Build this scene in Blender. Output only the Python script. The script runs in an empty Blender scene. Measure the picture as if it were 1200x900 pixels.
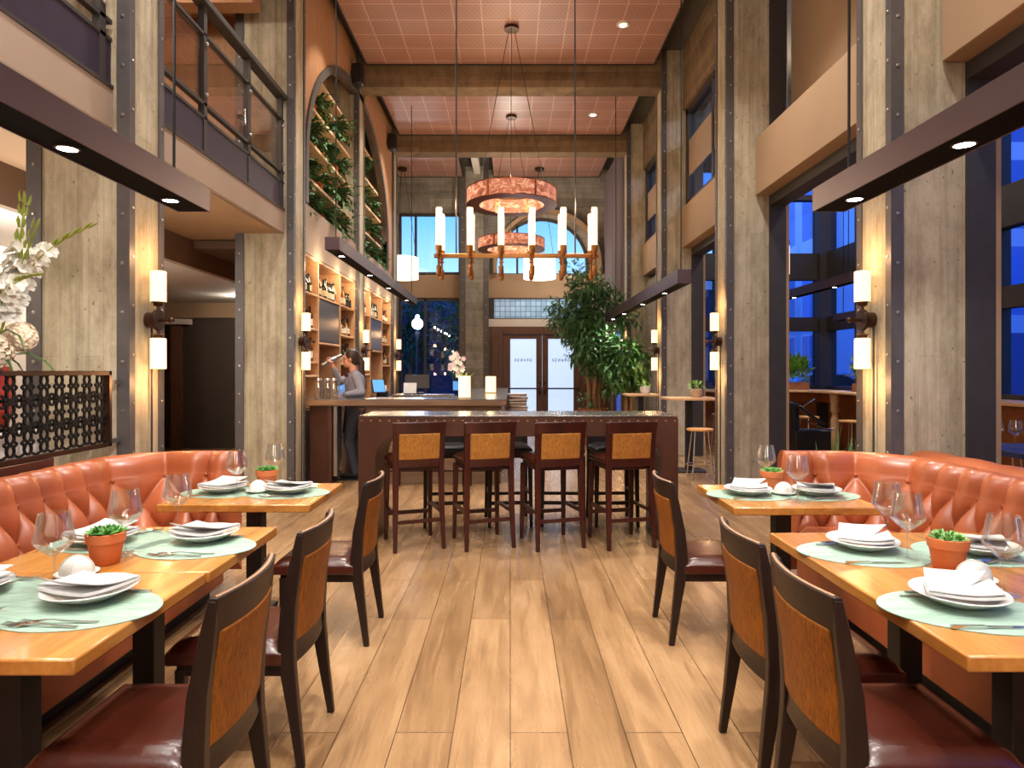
import bpy, math, random
from mathutils import Vector, Matrix, Euler
R = random.Random(7)
PI = math.pi
COL = bpy.context.scene.collection
def lin(h):
    h = h.lstrip('#'); o = []
    for i in (0, 2, 4):
        c = int(h[i:i+2], 16) / 255
        o.append(c / 12.92 if c <= .04045 else ((c + .055) / 1.055) ** 2.4)
    return (*o, 1.0)
def scl(c, k): return (min(1, c[0]*k), min(1, c[1]*k), min(1, c[2]*k), 1)
# ---------------------------------------------------------------- materials
def base_mat(name):
    m = bpy.data.materials.new(name); m.use_nodes = True
    nt = m.node_tree; b = nt.nodes['Principled BSDF']
    return m, nt, b
def coords(nt, stretch=(1,1,1), rot=(0,0,0), kind='Object'):
    tc = nt.nodes.new('ShaderNodeTexCoord'); mp = nt.nodes.new('ShaderNodeMapping')
    mp.inputs['Scale'].default_value = stretch; mp.inputs['Rotation'].default_value = rot
    nt.links.new(tc.outputs[kind], mp.inputs['Vector']); return mp.outputs['Vector']
def noise(nt, vec, scale, detail=3, rough=.55, dist=0):
    n = nt.nodes.new('ShaderNodeTexNoise'); n.inputs['Scale'].default_value = scale
    n.inputs['Detail'].default_value = detail; n.inputs['Roughness'].default_value = rough
    n.inputs['Distortion'].default_value = dist
    nt.links.new(vec, n.inputs['Vector']); return n.outputs['Fac']
def ramp(nt, fac, stops):
    r = nt.nodes.new('ShaderNodeValToRGB'); e = r.color_ramp.elements
    e[0].position, e[0].color = stops[0]; e[1].position, e[1].color = stops[-1]
    for p, c in stops[1:-1]:
        x = e.new(p); x.color = c
    nt.links.new(fac, r.inputs['Fac']); return r.outputs['Color']
def mixc(nt, fac, a, b, mode='MIX'):
    m = nt.nodes.new('ShaderNodeMix'); m.data_type = 'RGBA'; m.blend_type = mode
    if isinstance(fac, (int, float)): m.inputs['Factor'].default_value = fac
    else: nt.links.new(fac, m.inputs['Factor'])
    for s, v in ((6, a), (7, b)):
        if isinstance(v, tuple): m.inputs[s].default_value = v
        else: nt.links.new(v, m.inputs[s])
    return m.outputs[2]
def bump(nt, b, h, strength=.2, dist=.01):
    n = nt.nodes.new('ShaderNodeBump'); n.inputs['Strength'].default_value = strength; n.inputs['Distance'].default_value = dist
    nt.links.new(h, n.inputs['Height']); nt.links.new(n.outputs['Normal'], b.inputs['Normal'])
def mk(name, hexc, rough=.5, metal=0, spec=.5, coat=0, var=(6, .18, (1,1,1)), bmp=None, sheen=0, emit=None, es=0, coords_kind='Object', trans=0):
    """a plain procedural material: colour mottled by noise, optional noise bump"""
    m, nt, b = base_mat(name); c = lin(hexc)
    b.inputs['Roughness'].default_value = rough; b.inputs['Metallic'].default_value = metal
    b.inputs['Specular IOR Level'].default_value = spec; b.inputs['Coat Weight'].default_value = coat
    b.inputs['Coat Roughness'].default_value = .12
    if sheen: b.inputs['Sheen Weight'].default_value = sheen
    v = coords(nt, var[2], kind=coords_kind); f = noise(nt, v, var[0], 4)
    col = ramp(nt, f, [(.25, scl(c, 1 - var[1])), (.75, scl(c, 1 + var[1]))])
    nt.links.new(col, b.inputs['Base Color'])
    if bmp:
        bump(nt, b, noise(nt, coords(nt, bmp[2] if len(bmp) > 2 else (1,1,1), kind=coords_kind), bmp[0], 3), bmp[1])
    if emit:
        b.inputs['Emission Color'].default_value = lin(emit); b.inputs['Emission Strength'].default_value = es
    if trans: b.inputs['Transmission Weight'].default_value = trans
    m.diffuse_color = c
    return m
def glass_mat(name, tint='#ffffff', facing=.35, minr=.04, rough=0.0, gl='#ffffff', diff=None, top=.5):
    """thin clear glass: see-through with a facing-dependent sheen"""
    m = bpy.data.materials.new(name); m.use_nodes = True; nt = m.node_tree
    nt.nodes.remove(nt.nodes['Principled BSDF']); out = nt.nodes['Material Output']
    tr = nt.nodes.new('ShaderNodeBsdfTransparent'); tr.inputs['Color'].default_value = lin(tint)
    g = nt.nodes.new('ShaderNodeBsdfGlossy'); g.inputs['Roughness'].default_value = rough; g.inputs['Color'].default_value = lin(gl)
    lw = nt.nodes.new('ShaderNodeLayerWeight'); lw.inputs['Blend'].default_value = facing
    ma = nt.nodes.new('ShaderNodeMath'); ma.operation = 'MULTIPLY_ADD'; ma.inputs[1].default_value = top; ma.inputs[2].default_value = minr
    nt.links.new(lw.outputs['Fresnel'], ma.inputs[0])
    mx = nt.nodes.new('ShaderNodeMixShader'); nt.links.new(ma.outputs[0], mx.inputs[0])
    nt.links.new(tr.outputs[0], mx.inputs[1]); nt.links.new(g.outputs[0], mx.inputs[2]); last = mx
    if diff:  # white tint towards the edges paints in bright rim highlights
        d = nt.nodes.new('ShaderNodeBsdfDiffuse'); d.inputs['Color'].default_value = lin(diff[0])
        m2 = nt.nodes.new('ShaderNodeMixShader'); md = nt.nodes.new('ShaderNodeMath'); md.operation = 'MULTIPLY_ADD'; md.inputs[1].default_value = diff[2]; md.inputs[2].default_value = diff[1]; nt.links.new(lw.outputs['Facing'], md.inputs[0]); nt.links.new(md.outputs[0], m2.inputs[0])
        nt.links.new(mx.outputs[0], m2.inputs[1]); nt.links.new(d.outputs[0], m2.inputs[2]); last = m2
    nt.links.new(last.outputs[0], out.inputs['Surface']); return m
def glow(name, hexc, strength, mott=None):
    """something that gives off light"""
    m, nt, b = base_mat(name); c = lin(hexc)
    b.inputs['Base Color'].default_value = c; b.inputs['Roughness'].default_value = .4
    b.inputs['Emission Strength'].default_value = strength
    if mott:
        f = noise(nt, coords(nt, mott[3] if len(mott) > 3 else (1,1,1)), mott[0], 6, .7, 1.2)
        col = ramp(nt, f, [(.32, lin(mott[1])), (.5, c), (.7, lin(mott[2]))])
        nt.links.new(col, b.inputs['Emission Color']); nt.links.new(col, b.inputs['Base Color'])
    else: b.inputs['Emission Color'].default_value = c
    return m
# ---------------------------------------------------------------- mesh builder
class MB:
    def __init__(s): s.v = []; s.f = []
    def add(s, vs, fs):
        o = len(s.v); s.v += [tuple(v) for v in vs]; s.f += [tuple(i + o for i in f) for f in fs]; return s
    def box(s, x0, x1, y0, y1, z0, z1):
        if x0 > x1: x0, x1 = x1, x0
        if y0 > y1: y0, y1 = y1, y0
        if z0 > z1: z0, z1 = z1, z0
        return s.add([(x0,y0,z0),(x1,y0,z0),(x1,y1,z0),(x0,y1,z0),(x0,y0,z1),(x1,y0,z1),(x1,y1,z1),(x0,y1,z1)],
                     [(0,3,2,1),(4,5,6,7),(0,1,5,4),(1,2,6,5),(2,3,7,6),(3,0,4,7)])
    def cbox(s, c, h, rot=None):
        vs = [Vector((a*h[0], b*h[1], d*h[2])) for d in (-1,1) for a, b in ((-1,-1),(1,-1),(1,1),(-1,1))]
        if rot: 
            m = Euler(rot).to_matrix(); vs = [m @ v for v in vs]
        return s.add([v + Vector(c) for v in vs], [(0,3,2,1),(4,5,6,7),(0,1,5,4),(1,2,6,5),(2,3,7,6),(3,0,4,7)])
    def lathe(s, prof, seg=24, c=(0,0,0), cap=True, axis='z', sx=1, sy=1):
        n = len(prof); vs = []
        for r, z in prof:
            for k in range(seg):
                a = 2*PI*k/seg; p = (r*math.cos(a)*sx, r*math.sin(a)*sy, z)
                if axis == 'x': p = (p[2], p[0], p[1])
                elif axis == 'y': p = (p[1], p[2], p[0])
                vs.append((p[0]+c[0], p[1]+c[1], p[2]+c[2]))
        fs = [(i*seg+k, i*seg+(k+1)%seg, (i+1)*seg+(k+1)%seg, (i+1)*seg+k) for i in range(n-1) for k in range(seg)]
        if cap:
            fs.append(tuple(reversed(range(seg)))); fs.append(tuple(range((n-1)*seg, n*seg)))
        return s.add(vs, fs)
    def cyl(s, c, r, h, seg=16, axis='z'): return s.lathe([(r, 0), (r, h)], seg, c, True, axis)
    def sphere(s, c, r, seg=12, rings=8, sc=(1,1,1)):
        vs = [(c[0], c[1], c[2]-r*sc[2])]
        for i in range(1, rings):
            t = PI*i/rings
            for k in range(seg):
                a = 2*PI*k/seg
                vs.append((c[0]+r*sc[0]*math.sin(t)*math.cos(a), c[1]+r*sc[1]*math.sin(t)*math.sin(a), c[2]-r*sc[2]*math.cos(t)))
        vs.append((c[0], c[1], c[2]+r*sc[2])); L = len(vs)-1
        fs = [(0, 1+(k+1)%seg, 1+k) for k in range(seg)]
        for i in range(rings-2):
            for k in range(seg):
                a = 1+i*seg+k; b = 1+i*seg+(k+1)%seg; fs.append((a, b, b+seg, a+seg))
        fs += [(1+(rings-2)*seg+k, 1+(rings-2)*seg+(k+1)%seg, L) for k in range(seg)]
        return s.add(vs, fs)
    def tube(s, pts, r, seg=8, closed=False, flat=1.0):
        P = [Vector(p) for p in pts]; n = len(P); rr = r if isinstance(r, (list, tuple)) else [r]*n
        vs = []; up = None
        for i in range(n):
            if closed: t = P[(i+1)%n]-P[i-1]
            else: t = P[min(i+1, n-1)]-P[max(i-1, 0)]
            t = t.normalized() if t.length > 1e-9 else Vector((0,0,1))
            if up is None:
                up = Vector((0,0,1)) if abs(t.z) < .9 else Vector((1,0,0))
            a = t.cross(up)
            if a.length < 1e-6: a = t.cross(Vector((0,1,0)))
            a.normalize(); b = a.cross(t).normalized(); up = b
            for k in range(seg):
                q = 2*PI*(k+.5)/seg; vs.append(P[i] + a*(rr[i]*math.cos(q)) + b*(rr[i]*flat*math.sin(q)))
        m = n if closed else n-1
        fs = [(i*seg+k, i*seg+(k+1)%seg, ((i+1)%n)*seg+(k+1)%seg, ((i+1)%n)*seg+k) for i in range(m) for k in range(seg)]
        if not closed: fs += [tuple(reversed(range(seg))), tuple(range((n-1)*seg, n*seg))]
        return s.add(vs, fs)
    def sweep(s, secs):
        """secs: [(x,y,z,hx,hy)] rectangular sections stacked along z"""
        vs = []
        for x, y, z, hx, hy in secs: vs += [(x-hx,y-hy,z),(x+hx,y-hy,z),(x+hx,y+hy,z),(x-hx,y+hy,z)]
        n = len(secs)
        fs = [(i*4+k, i*4+(k+1)%4, i*4+4+(k+1)%4, i*4+4+k) for i in range(n-1) for k in range(4)]
        return s.add(vs, fs + [(3,2,1,0), tuple(range(4*n-4, 4*n))])
    def prism(s, poly, a, b, axis='z'):
        """poly: 2-D outline; extruded from a to b along axis (x: poly is (y,z); y: (x,z); z: (x,y))"""
        def P(p, t): return (t, p[0], p[1]) if axis == 'x' else (p[0], t, p[1]) if axis == 'y' else (p[0], p[1], t)
        n = len(poly); vs = [P(p, a) for p in poly] + [P(p, b) for p in poly]
        return s.add(vs, [tuple(range(n))[::-1], tuple(range(n, 2*n))] + [(i, (i+1)%n, n+(i+1)%n, n+i) for i in range(n)])
    def strip(s, inner, outer, a, b, axis='y', closed=False):
        """a band between two outlines of equal length, extruded a..b"""
        def P(p, t): return (t, p[0], p[1]) if axis == 'x' else (p[0], t, p[1]) if axis == 'y' else (p[0], p[1], t)
        n = len(inner); vs = [P(p, a) for p in inner]+[P(p, a) for p in outer]+[P(p, b) for p in inner]+[P(p, b) for p in outer]
        fs = []
        for i in range(n if closed else n-1):
            j = (i+1) % n
            fs += [(i, j, n+j, n+i), (2*n+j, 2*n+i, 3*n+i, 3*n+j), (i, 2*n+i, 2*n+j, j), (n+j, 3*n+j, 3*n+i, n+i)]
        if not closed: fs += [(0, n, 3*n, 2*n), (n-1, 3*n-1, 4*n-1, 2*n-1)]
        return s.add(vs, fs)
    def clip(s, pred):
        s.f = [f for f in s.f if not any(pred(*s.v[i]) for i in f)]; return s
    def grid(s, fn, nu, nv, wrap=False):
        o = [fn(i/nu, j/nv) for j in range(nv+1) for i in range(nu+1)]
        w = nu+1
        return s.add(o, [(j*w+i, j*w+i+1, (j+1)*w+i+1, (j+1)*w+i) for j in range(nv) for i in range(nu)])
    def shell(s, fn, gn, nu, nv):
        """closed solid between the surfaces fn(u,v) and gn(u,v)"""
        w = nu+1; A = [fn(i/nu, j/nv) for j in range(nv+1) for i in range(w)]; B = [gn(i/nu, j/nv) for j in range(nv+1) for i in range(w)]
        n = len(A); fs = []
        for j in range(nv):
            for i in range(nu):
                q = (j*w+i, j*w+i+1, (j+1)*w+i+1, (j+1)*w+i); fs += [q, tuple(n+k for k in reversed(q))]
        E = [i for i in range(w)] + [j*w+nu for j in range(1, nv+1)] + [nv*w+i for i in range(nu-1, -1, -1)] + [j*w for j in range(nv-1, 0, -1)]
        for k in range(len(E)):
            a, b = E[k], E[(k+1) % len(E)]; fs.append((b, a, n+a, n+b))
        return s.add(A+B, fs)
    def leaf(s, p, d, up, L, W, bend=.25):
        p = Vector(p); d = Vector(d).normalized(); a = d.cross(Vector(up))
        if a.length < 1e-4: a = d.cross(Vector((1,0,.3)))
        a.normalize(); n = a.cross(d)
        q = p + d*(L*.45) - n*(L*.03); e = p + d*L - n*(L*bend)
        return s.add([p, q + a*(W/2) + n*(W*.12), e, q - a*(W/2) + n*(W*.12), q], [(0,1,4),(1,2,4),(2,3,4),(3,0,4)])
    def build(s, name, mat, parent=None, loc=None, smooth=35, bevel=0, seg=2, world=True, subsurf=0, solid=0, rot=None):
        me = bpy.data.meshes.new(name)
        off = Vector((0,0,0))
        if loc is not None: off = Vector(loc)
        elif parent is not None and world: off = wloc(parent)
        vs = s.v if off.length < 1e-9 else [(v[0]-off.x, v[1]-off.y, v[2]-off.z) for v in s.v]
        me.from_pydata(vs, [], s.f); me.validate(); 
        me.materials.append(mat)
        if smooth is not None:
            me.polygons.foreach_set('use_smooth', [True]*len(me.polygons)); me.set_sharp_from_angle(angle=math.radians(smooth))
        o = bpy.data.objects.new(name, me); COL.objects.link(o)
        if parent is not None: o.parent = parent
        if loc is not None: o.location = loc
        if solid:
            m = o.modifiers.new('thickness', 'SOLIDIFY'); m.thickness = solid; m.offset = 0
        if bevel:
            m = o.modifiers.new('edge', 'BEVEL'); m.width = bevel; m.segments = seg; m.limit_method = 'ANGLE'; m.angle_limit = math.radians(40); m.harden_normals = False
        if subsurf:
            m = o.modifiers.new('soft', 'SUBSURF'); m.levels = subsurf; m.render_levels = subsurf
        return o
def wloc(o):
    l = Vector((0,0,0))
    while o is not None: l = l + o.location; o = o.parent
    return l
def tag(o, label, cat, group=None, kind=None):
    o['label'] = label; o['category'] = cat
    if group: o['group'] = group
    if kind: o['kind'] = kind
    return o
def thing(name, label, cat, loc=(0,0,0), rz=0, group=None, kind=None):
    o = bpy.data.objects.new(name, None); COL.objects.link(o); o.empty_display_size = .1
    o.location = loc; o.rotation_euler = (0,0,rz); return tag(o, label, cat, group, kind)
def struct(name, mb, mat, label=None, cat=None, parent=None, **k):
    o = mb.build(name, mat, parent, **k)
    if parent is None:
        o['kind'] = 'structure'; o['label'] = label or name; o['category'] = cat or name.split('_')[0]
    return o
def dup(o, loc=None, rz=None, label=None, group=None, parent=None, cat=None):
    c = o.copy(); COL.objects.link(c)
    if parent is not None: c.parent = parent
    if loc is not None: c.location = loc
    if rz is not None: c.rotation_euler = (0,0,rz)
    if label: c['label'] = label
    if group: c['group'] = group
    if cat: c['category'] = cat
    for ch in list(o.children): dup(ch, parent=c)
    return c
def lamp(name, kind, loc, energy, col=(1,.78,.52), size=.05, target=None, spot=None, blend=.5, parent=None):
    d = bpy.data.lights.new(name, kind); d.energy = energy; d.color = col
    if kind == 'AREA': d.size = size
    else: d.shadow_soft_size = size
    if kind == 'SPOT': d.spot_size = math.radians(spot or 60); d.spot_blend = blend
    o = bpy.data.objects.new(name, d); COL.objects.link(o); o.location = loc
    if target is not None:
        o.rotation_euler = (Vector(target)-Vector(loc)).to_track_quat('-Z','Y').to_euler()
    return o
def arc(c, r, a0, a1, n):
    return [(c[0]+r*math.cos(a0+(a1-a0)*i/n), c[1]+r*math.sin(a0+(a1-a0)*i/n)) for i in range(n+1)]
# ---------------------------------------------------------------- the palette
def concrete_mat(name, c1, c2, board=.15, flat=False):
    m, nt, b = base_mat(name); b.inputs['Roughness'].default_value = .8
    tc = nt.nodes.new('ShaderNodeTexCoord'); sx = nt.nodes.new('ShaderNodeSeparateXYZ'); nt.links.new(tc.outputs['Object'], sx.inputs[0])
    ad = nt.nodes.new('ShaderNodeMath'); nt.links.new(sx.outputs[0], ad.inputs[0]); nt.links.new(sx.outputs[1], ad.inputs[1])
    cb = nt.nodes.new('ShaderNodeCombineXYZ'); nt.links.new(sx.outputs[2], cb.inputs[1 if flat else 0]); nt.links.new(ad.outputs[0], cb.inputs[0 if flat else 1])
    br = nt.nodes.new('ShaderNodeTexBrick'); br.inputs['Scale'].default_value = 1
    br.inputs['Brick Width'].default_value = 3.1; br.inputs['Row Height'].default_value = board; br.inputs['Mortar Size'].default_value = .0016
    br.inputs['Mortar Smooth'].default_value = .8
    br.inputs['Color1'].default_value = lin(c1); br.inputs['Color2'].default_value = lin(c2); br.inputs['Mortar'].default_value = scl(lin(c2), .6)
    nt.links.new(cb.outputs[0], br.inputs['Vector'])
    n1 = noise(nt, coords(nt, (1.7, 1.7, .75)), 2.6, 10, .74); n2 = noise(nt, coords(nt), 28, 4, .6)
    col = mixc(nt, .85, br.outputs['Color'], ramp(nt, n1, [(.3, (.40,.36,.31,1)), (.46, (.72,.69,.64,1)), (.6, (.95,.94,.92,1)), (.75, (1,1,1,1))]), 'MULTIPLY')
    n3 = noise(nt, coords(nt, (.25, .25, 9) if flat else (9, 9, .25)), 2.2, 6, .7)
    col = mixc(nt, .6, col, ramp(nt, n3, [(.32, (.5,.46,.41,1)), (.52, (.95,.94,.92,1)), (.75, (1,1,1,1))]), 'MULTIPLY')
    pits = ramp(nt, n2, [(.29, (.12,.1,.09,1)), (.35, (1,1,1,1))])
    col = mixc(nt, .7, col, pits, 'MULTIPLY'); nt.links.new(col, b.inputs['Base Color'])
    bump(nt, b, n2, .25, .01); return m
def wood_mat(name, c1, c2, rough=.35, scale=1.0, axis='x', coat=0, streak=14, spec=.5):
    m, nt, b = base_mat(name); b.inputs['Roughness'].default_value = rough; b.inputs['Coat Weight'].default_value = coat
    b.inputs['Coat Roughness'].default_value = .1; b.inputs['Specular IOR Level'].default_value = spec
    st = {'x': (.12, 1, 1), 'y': (1, .12, 1), 'z': (1, 1, .12)}[axis]; st = tuple(k*scale for k in st)
    v = coords(nt, st); f = noise(nt, v, streak, 6, .62, .6); f2 = noise(nt, v, streak*5, 3)
    col = ramp(nt, f, [(.3, lin(c2)), (.7, lin(c1))])
    col = mixc(nt, .35, col, ramp(nt, f2, [(.3, (.55,.5,.45,1)), (.7, (1,1,1,1))]), 'MULTIPLY')
    nt.links.new(col, b.inputs['Base Color']); bump(nt, b, f2, .08, .004); return m
def floor_mat():
    m, nt, b = base_mat('oak plank floor'); b.inputs['Specular IOR Level'].default_value = .5
    v = coords(nt, (1,1,1), (0,0,PI/2))
    br = nt.nodes.new('ShaderNodeTexBrick'); br.inputs['Scale'].default_value = 1; br.offset = .37
    br.inputs['Brick Width'].default_value = 1.9; br.inputs['Row Height'].default_value = .23
    br.inputs['Mortar Size'].default_value = .0022; br.inputs['Mortar Smooth'].default_value = .2
    br.inputs['Color1'].default_value = lin('#b5916a'); br.inputs['Color2'].default_value = lin('#9f7d58'); br.inputs['Mortar'].default_value = lin('#4a3320')
    nt.links.new(v, br.inputs['Vector'])
    g = noise(nt, coords(nt, (1, .10, 1)), 9, 8, .68, .7); g2 = noise(nt, coords(nt, (1, .04, 1)), 75, 3, .6)
    cl = noise(nt, coords(nt, (1, .45, 1)), 2.1, 5, .6)
    col = mixc(nt, .8, br.outputs['Color'], ramp(nt, g, [(.3, (.32,.25,.19,1)), (.48, (.80,.75,.69,1)), (.64, (1.0,1.0,1.0,1))]), 'MULTIPLY')
    col = mixc(nt, .5, col, ramp(nt, g2, [(.3, (.62,.57,.5,1)), (.62, (1,1,1,1))]), 'MULTIPLY')
    col = mixc(nt, .55, col, ramp(nt, cl, [(.32, (.5,.42,.34,1)), (.62, (1,1,1,1))]), 'MULTIPLY')
    nt.links.new(col, b.inputs['Base Color'])
    rr = ramp(nt, g, [(.3, (.34,.34,.34,1)), (.7, (.22,.22,.22,1))]); nt.links.new(rr, b.inputs['Roughness'])
    bump(nt, b, g2, .02, .003); return m
def ceiling_mat():
    m, nt, b = base_mat('perforated copper red ceiling tile'); b.inputs['Roughness'].default_value = .38; b.inputs['Specular IOR Level'].default_value = .6
    br = nt.nodes.new('ShaderNodeTexBrick'); br.inputs['Scale'].default_value = 1; br.offset = 0
    br.inputs['Brick Width'].default_value = .42; br.inputs['Row Height'].default_value = .42; br.inputs['Mortar Size'].default_value = .007
    br.inputs['Color1'].default_value = lin('#b08274'); br.inputs['Color2'].default_value = lin('#a37567'); br.inputs['Mortar'].default_value = lin('#d8b4a6')  # paler seam colour paints in the glints along the tile joints
    nt.links.new(coords(nt), br.inputs['Vector'])
    d = nt.nodes.new('ShaderNodeTexBrick'); d.inputs['Scale'].default_value = 1; d.offset = .5
    d.inputs['Brick Width'].default_value = .07; d.inputs['Row Height'].default_value = .07; d.inputs['Mortar Size'].default_value = .024
    d.inputs['Color1'].default_value = (.42,.4,.4,1); d.inputs['Color2'].default_value = (.5,.5,.5,1); d.inputs['Mortar'].default_value = (1,1,1,1)
    nt.links.new(coords(nt), d.inputs['Vector'])
    col = mixc(nt, .55, br.outputs['Color'], d.outputs['Color'], 'MULTIPLY')
    col = mixc(nt, .4, col, ramp(nt, noise(nt, coords(nt), 1.6, 4), [(.3, (.6,.6,.6,1)), (.7, (1,1,1,1))]), 'MULTIPLY')
    nt.links.new(col, b.inputs['Base Color']); return m
def hide_mat(name, c1, c2, axis='z'):
    m, nt, b = base_mat(name); b.inputs['Roughness'].default_value = .6; b.inputs['Specular IOR Level'].default_value = .3
    f = noise(nt, coords(nt, (1,1,.14)), 150, 4, .7, .4); f2 = noise(nt, coords(nt), 7, 3)
    col = ramp(nt, f, [(.3, lin(c2)), (.66, lin(c1))])
    col = mixc(nt, .5, col, ramp(nt, f2, [(.3, (.6,.55,.5,1)), (.7, (1,1,1,1))]), 'MULTIPLY')
    nt.links.new(col, b.inputs['Base Color']); bump(nt, b, f, .3, .004); return m
def mat_weave():
    m, nt, b = base_mat('sage woven vinyl'); b.inputs['Roughness'].default_value = .55
    f = noise(nt, coords(nt, (.12,1,1)), 160, 3, .6)
    f2 = noise(nt, coords(nt, (.15,1,1)), 26, 2)
    col = ramp(nt, f, [(.3, lin('#6f8c7a')), (.7, lin('#a6bfae'))]); col = mixc(nt, .3, col, ramp(nt, f2, [(.3, lin('#7a9683')), (.7, lin('#b2c8b8'))]))
    nt.links.new(col, b.inputs['Base Color']); bump(nt, b, f, .3, .002); return m
def block_mat():
    """glass blocks: pale lit squares with dark joints"""
    m, nt, b = base_mat('wired glass block'); 
    br = nt.nodes.new('ShaderNodeTexBrick'); br.offset = 0; br.inputs['Scale'].default_value = 1
    br.inputs['Brick Width'].default_value = .14; br.inputs['Row Height'].default_value = .14; br.inputs['Mortar Size'].default_value = .008
    br.inputs['Color1'].default_value = lin('#7f9db8'); br.inputs['Color2'].default_value = lin('#93b3cc'); br.inputs['Mortar'].default_value = lin('#3f5468')
    nt.links.new(coords(nt, rot=(PI/2,0,0)), br.inputs['Vector']); nt.links.new(br.outputs['Color'], b.inputs['Base Color'])
    nt.links.new(br.outputs['Color'], b.inputs['Emission Color']); b.inputs['Emission Strength'].default_value = .55; b.inputs['Roughness'].default_value = .15; return m  # the blocks' own glow stands in for light behind them
def facade_mat(name, wall, win):
    m, nt, b = base_mat(name); b.inputs['Roughness'].default_value = .5
    tc = nt.nodes.new('ShaderNodeTexCoord'); sx = nt.nodes.new('ShaderNodeSeparateXYZ'); nt.links.new(tc.outputs['Object'], sx.inputs[0])
    ad = nt.nodes.new('ShaderNodeMath'); nt.links.new(sx.outputs[0], ad.inputs[0]); nt.links.new(sx.outputs[1], ad.inputs[1])
    cb = nt.nodes.new('ShaderNodeCombineXYZ'); nt.links.new(ad.outputs[0], cb.inputs[0]); nt.links.new(sx.outputs[2], cb.inputs[1])
    br = nt.nodes.new('ShaderNodeTexBrick'); br.offset = 0; br.inputs['Scale'].default_value = 1
    br.inputs['Brick Width'].default_value = 2.6; br.inputs['Row Height'].default_value = 3.2; br.inputs['Mortar Size'].default_value = .35
    br.inputs['Color1'].default_value = lin(win); br.inputs['Color2'].default_value = scl(lin(win), .4); br.inputs['Mortar'].default_value = lin(wall)
    nt.links.new(cb.outputs[0], br.inputs['Vector']); nt.links.new(br.outputs['Color'], b.inputs['Base Color']); return m
X = {}
X['conc'] = concrete_mat('board formed concrete', '#cec3ab', '#b6aa90')
X['conc2'] = concrete_mat('grey board formed concrete', '#aaa69c', '#8f8b82', .22, True)
X['floor'] = floor_mat(); X['ceil'] = ceiling_mat()
X['slab'] = mk('dark ceiling slab', '#4c443c', .9)
X['steel'] = mk('blackened steel', '#565150', .5, .15, var=(9, .15, (1,1,1)))
X['steel_d'] = mk('dark bronze steel', '#3a3432', .55, .1, var=(9, .15, (1,1,1)))
X['panel_d'] = mk('aubergine steel panel', '#33283a', .5, .2)
X['rail'] = mk('brown painted rail steel', '#5d4b50', .42, .45, var=(5, .08, (1,1,1)))
X['bolt'] = mk('bright bolt head', '#b0a8a0', .35, .9)
X['rivet'] = mk('bronze rivet', '#a8845c', .35, .9)
X['tan'] = mk('tan plaster', '#ab8a68', .75, var=(2, .06, (1,1,1)), bmp=(40, .05))
X['fascia'] = mk('mauve tan plaster', '#a08b7a', .75, var=(2, .05, (1,1,1)), bmp=(40, .05))
X['beige'] = mk('beige plaster', '#a08365', .75, var=(2, .06, (1,1,1)), bmp=(40, .05))
X['white'] = mk('warm white plaster', '#d8cfc4', .8, var=(2, .05, (1,1,1)))
X['brownwall'] = mk('brown plaster', '#6b5140', .8, var=(2, .1, (1,1,1)))
X['darkwall'] = mk('dark taupe wall', '#463a31', .8, var=(2, .1, (1,1,1)))
X['woodwall'] = wood_mat('tan wood panelling', '#bd8e68', '#ab7b56', .5, 1, 'z')
X['shelf'] = wood_mat('pale maple shelving', '#dcae84', '#c99768', .45, 1, 'y')
X['archshelf'] = wood_mat('pale arch shelf', '#dab995', '#c9a682', .5, 1, 'y')
X['shelf_back'] = wood_mat('amber shelf back', '#b86f3c', '#9c5a2d', .5, 1, 'z')
X['beam'] = concrete_mat('timber formed beam', '#8f785c', '#7a6448', .14, True)
X['doorwood'] = wood_mat('walnut brown door wood', '#6d4a36', '#573828', .45, 1, 'z')
X['table'] = wood_mat('honey oak', '#cf9046', '#a5662a', .26, 1.0, 'y', .5, 10)
X['darkwood'] = wood_mat('espresso wood', '#2e1c15', '#1b0f0b', .42, 1, 'z', .05, 20, .35)
X['redwood'] = wood_mat('mahogany wood', '#4c1c13', '#2c0f0b', .33, 1, 'z', .2, 20)
X['stoolwood'] = wood_mat('maple stool wood', '#dda766', '#c48a49', .4, 1, 'x')
X['butcher'] = wood_mat('pale counter wood', '#d9b184', '#c4986a', .4, 1, 'y')
X['leather'] = mk('tan saddle leather', '#a55732', .36, 0, .5, .1, var=(3.5, .2, (1,1,1)), bmp=(90, .06))
X['seat'] = mk('oxblood leather', '#40190f', .27, 0, .5, .1, var=(5, .3, (1,1,1)), bmp=(70, .08))
X['seat_bk'] = mk('black leather', '#1e1719', .35)
X['hide'] = hide_mat('caramel cowhide', '#a55f0c', '#603507')
X['hide2'] = hide_mat('honey cowhide', '#c98a3c', '#8a5420')
X['lighter'] = mk('worn edge varnish', '#a07c60', .4)
X['clad'] = mk('brown hammered metal cladding', '#5f4034', .38, .55, var=(3, .22, (1,1,1)), bmp=(30, .04))
X['zinc'] = mk('zinc counter top', '#9a9590', .25, .85, var=(4, .2, (1,1,1)))
X['barwood'] = wood_mat('grey brown counter edge', '#8a6e56', '#6f5541', .4, 1, 'x')
X['inox'] = mk('stainless steel', '#b5b5b5', .25, 1, var=(6, .1, (1,1,.1)))
X['chrome'] = mk('chrome', '#d5d3d0', .12, 1)
X['silver'] = mk('silver cutlery', '#d6d3ce', .16, .95)
X['iron'] = mk('black lattice iron', '#0d0b0b', .7, 0, .2)
X['black'] = mk('matt black', '#141212', .5)
X['blackpl'] = mk('black plastic', '#1b1a1c', .35)
X['tray'] = mk('matt black rail tray', '#0b0a0b', .9, 0, .1)
X['screen'] = mk('dark screen', '#332b28', .35, 0, .5)
X['mat'] = mat_weave()
X['china'] = mk('white china', '#d9d8d3', .18, 0, .5, .4, var=(3, .02, (1,1,1)))
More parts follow.
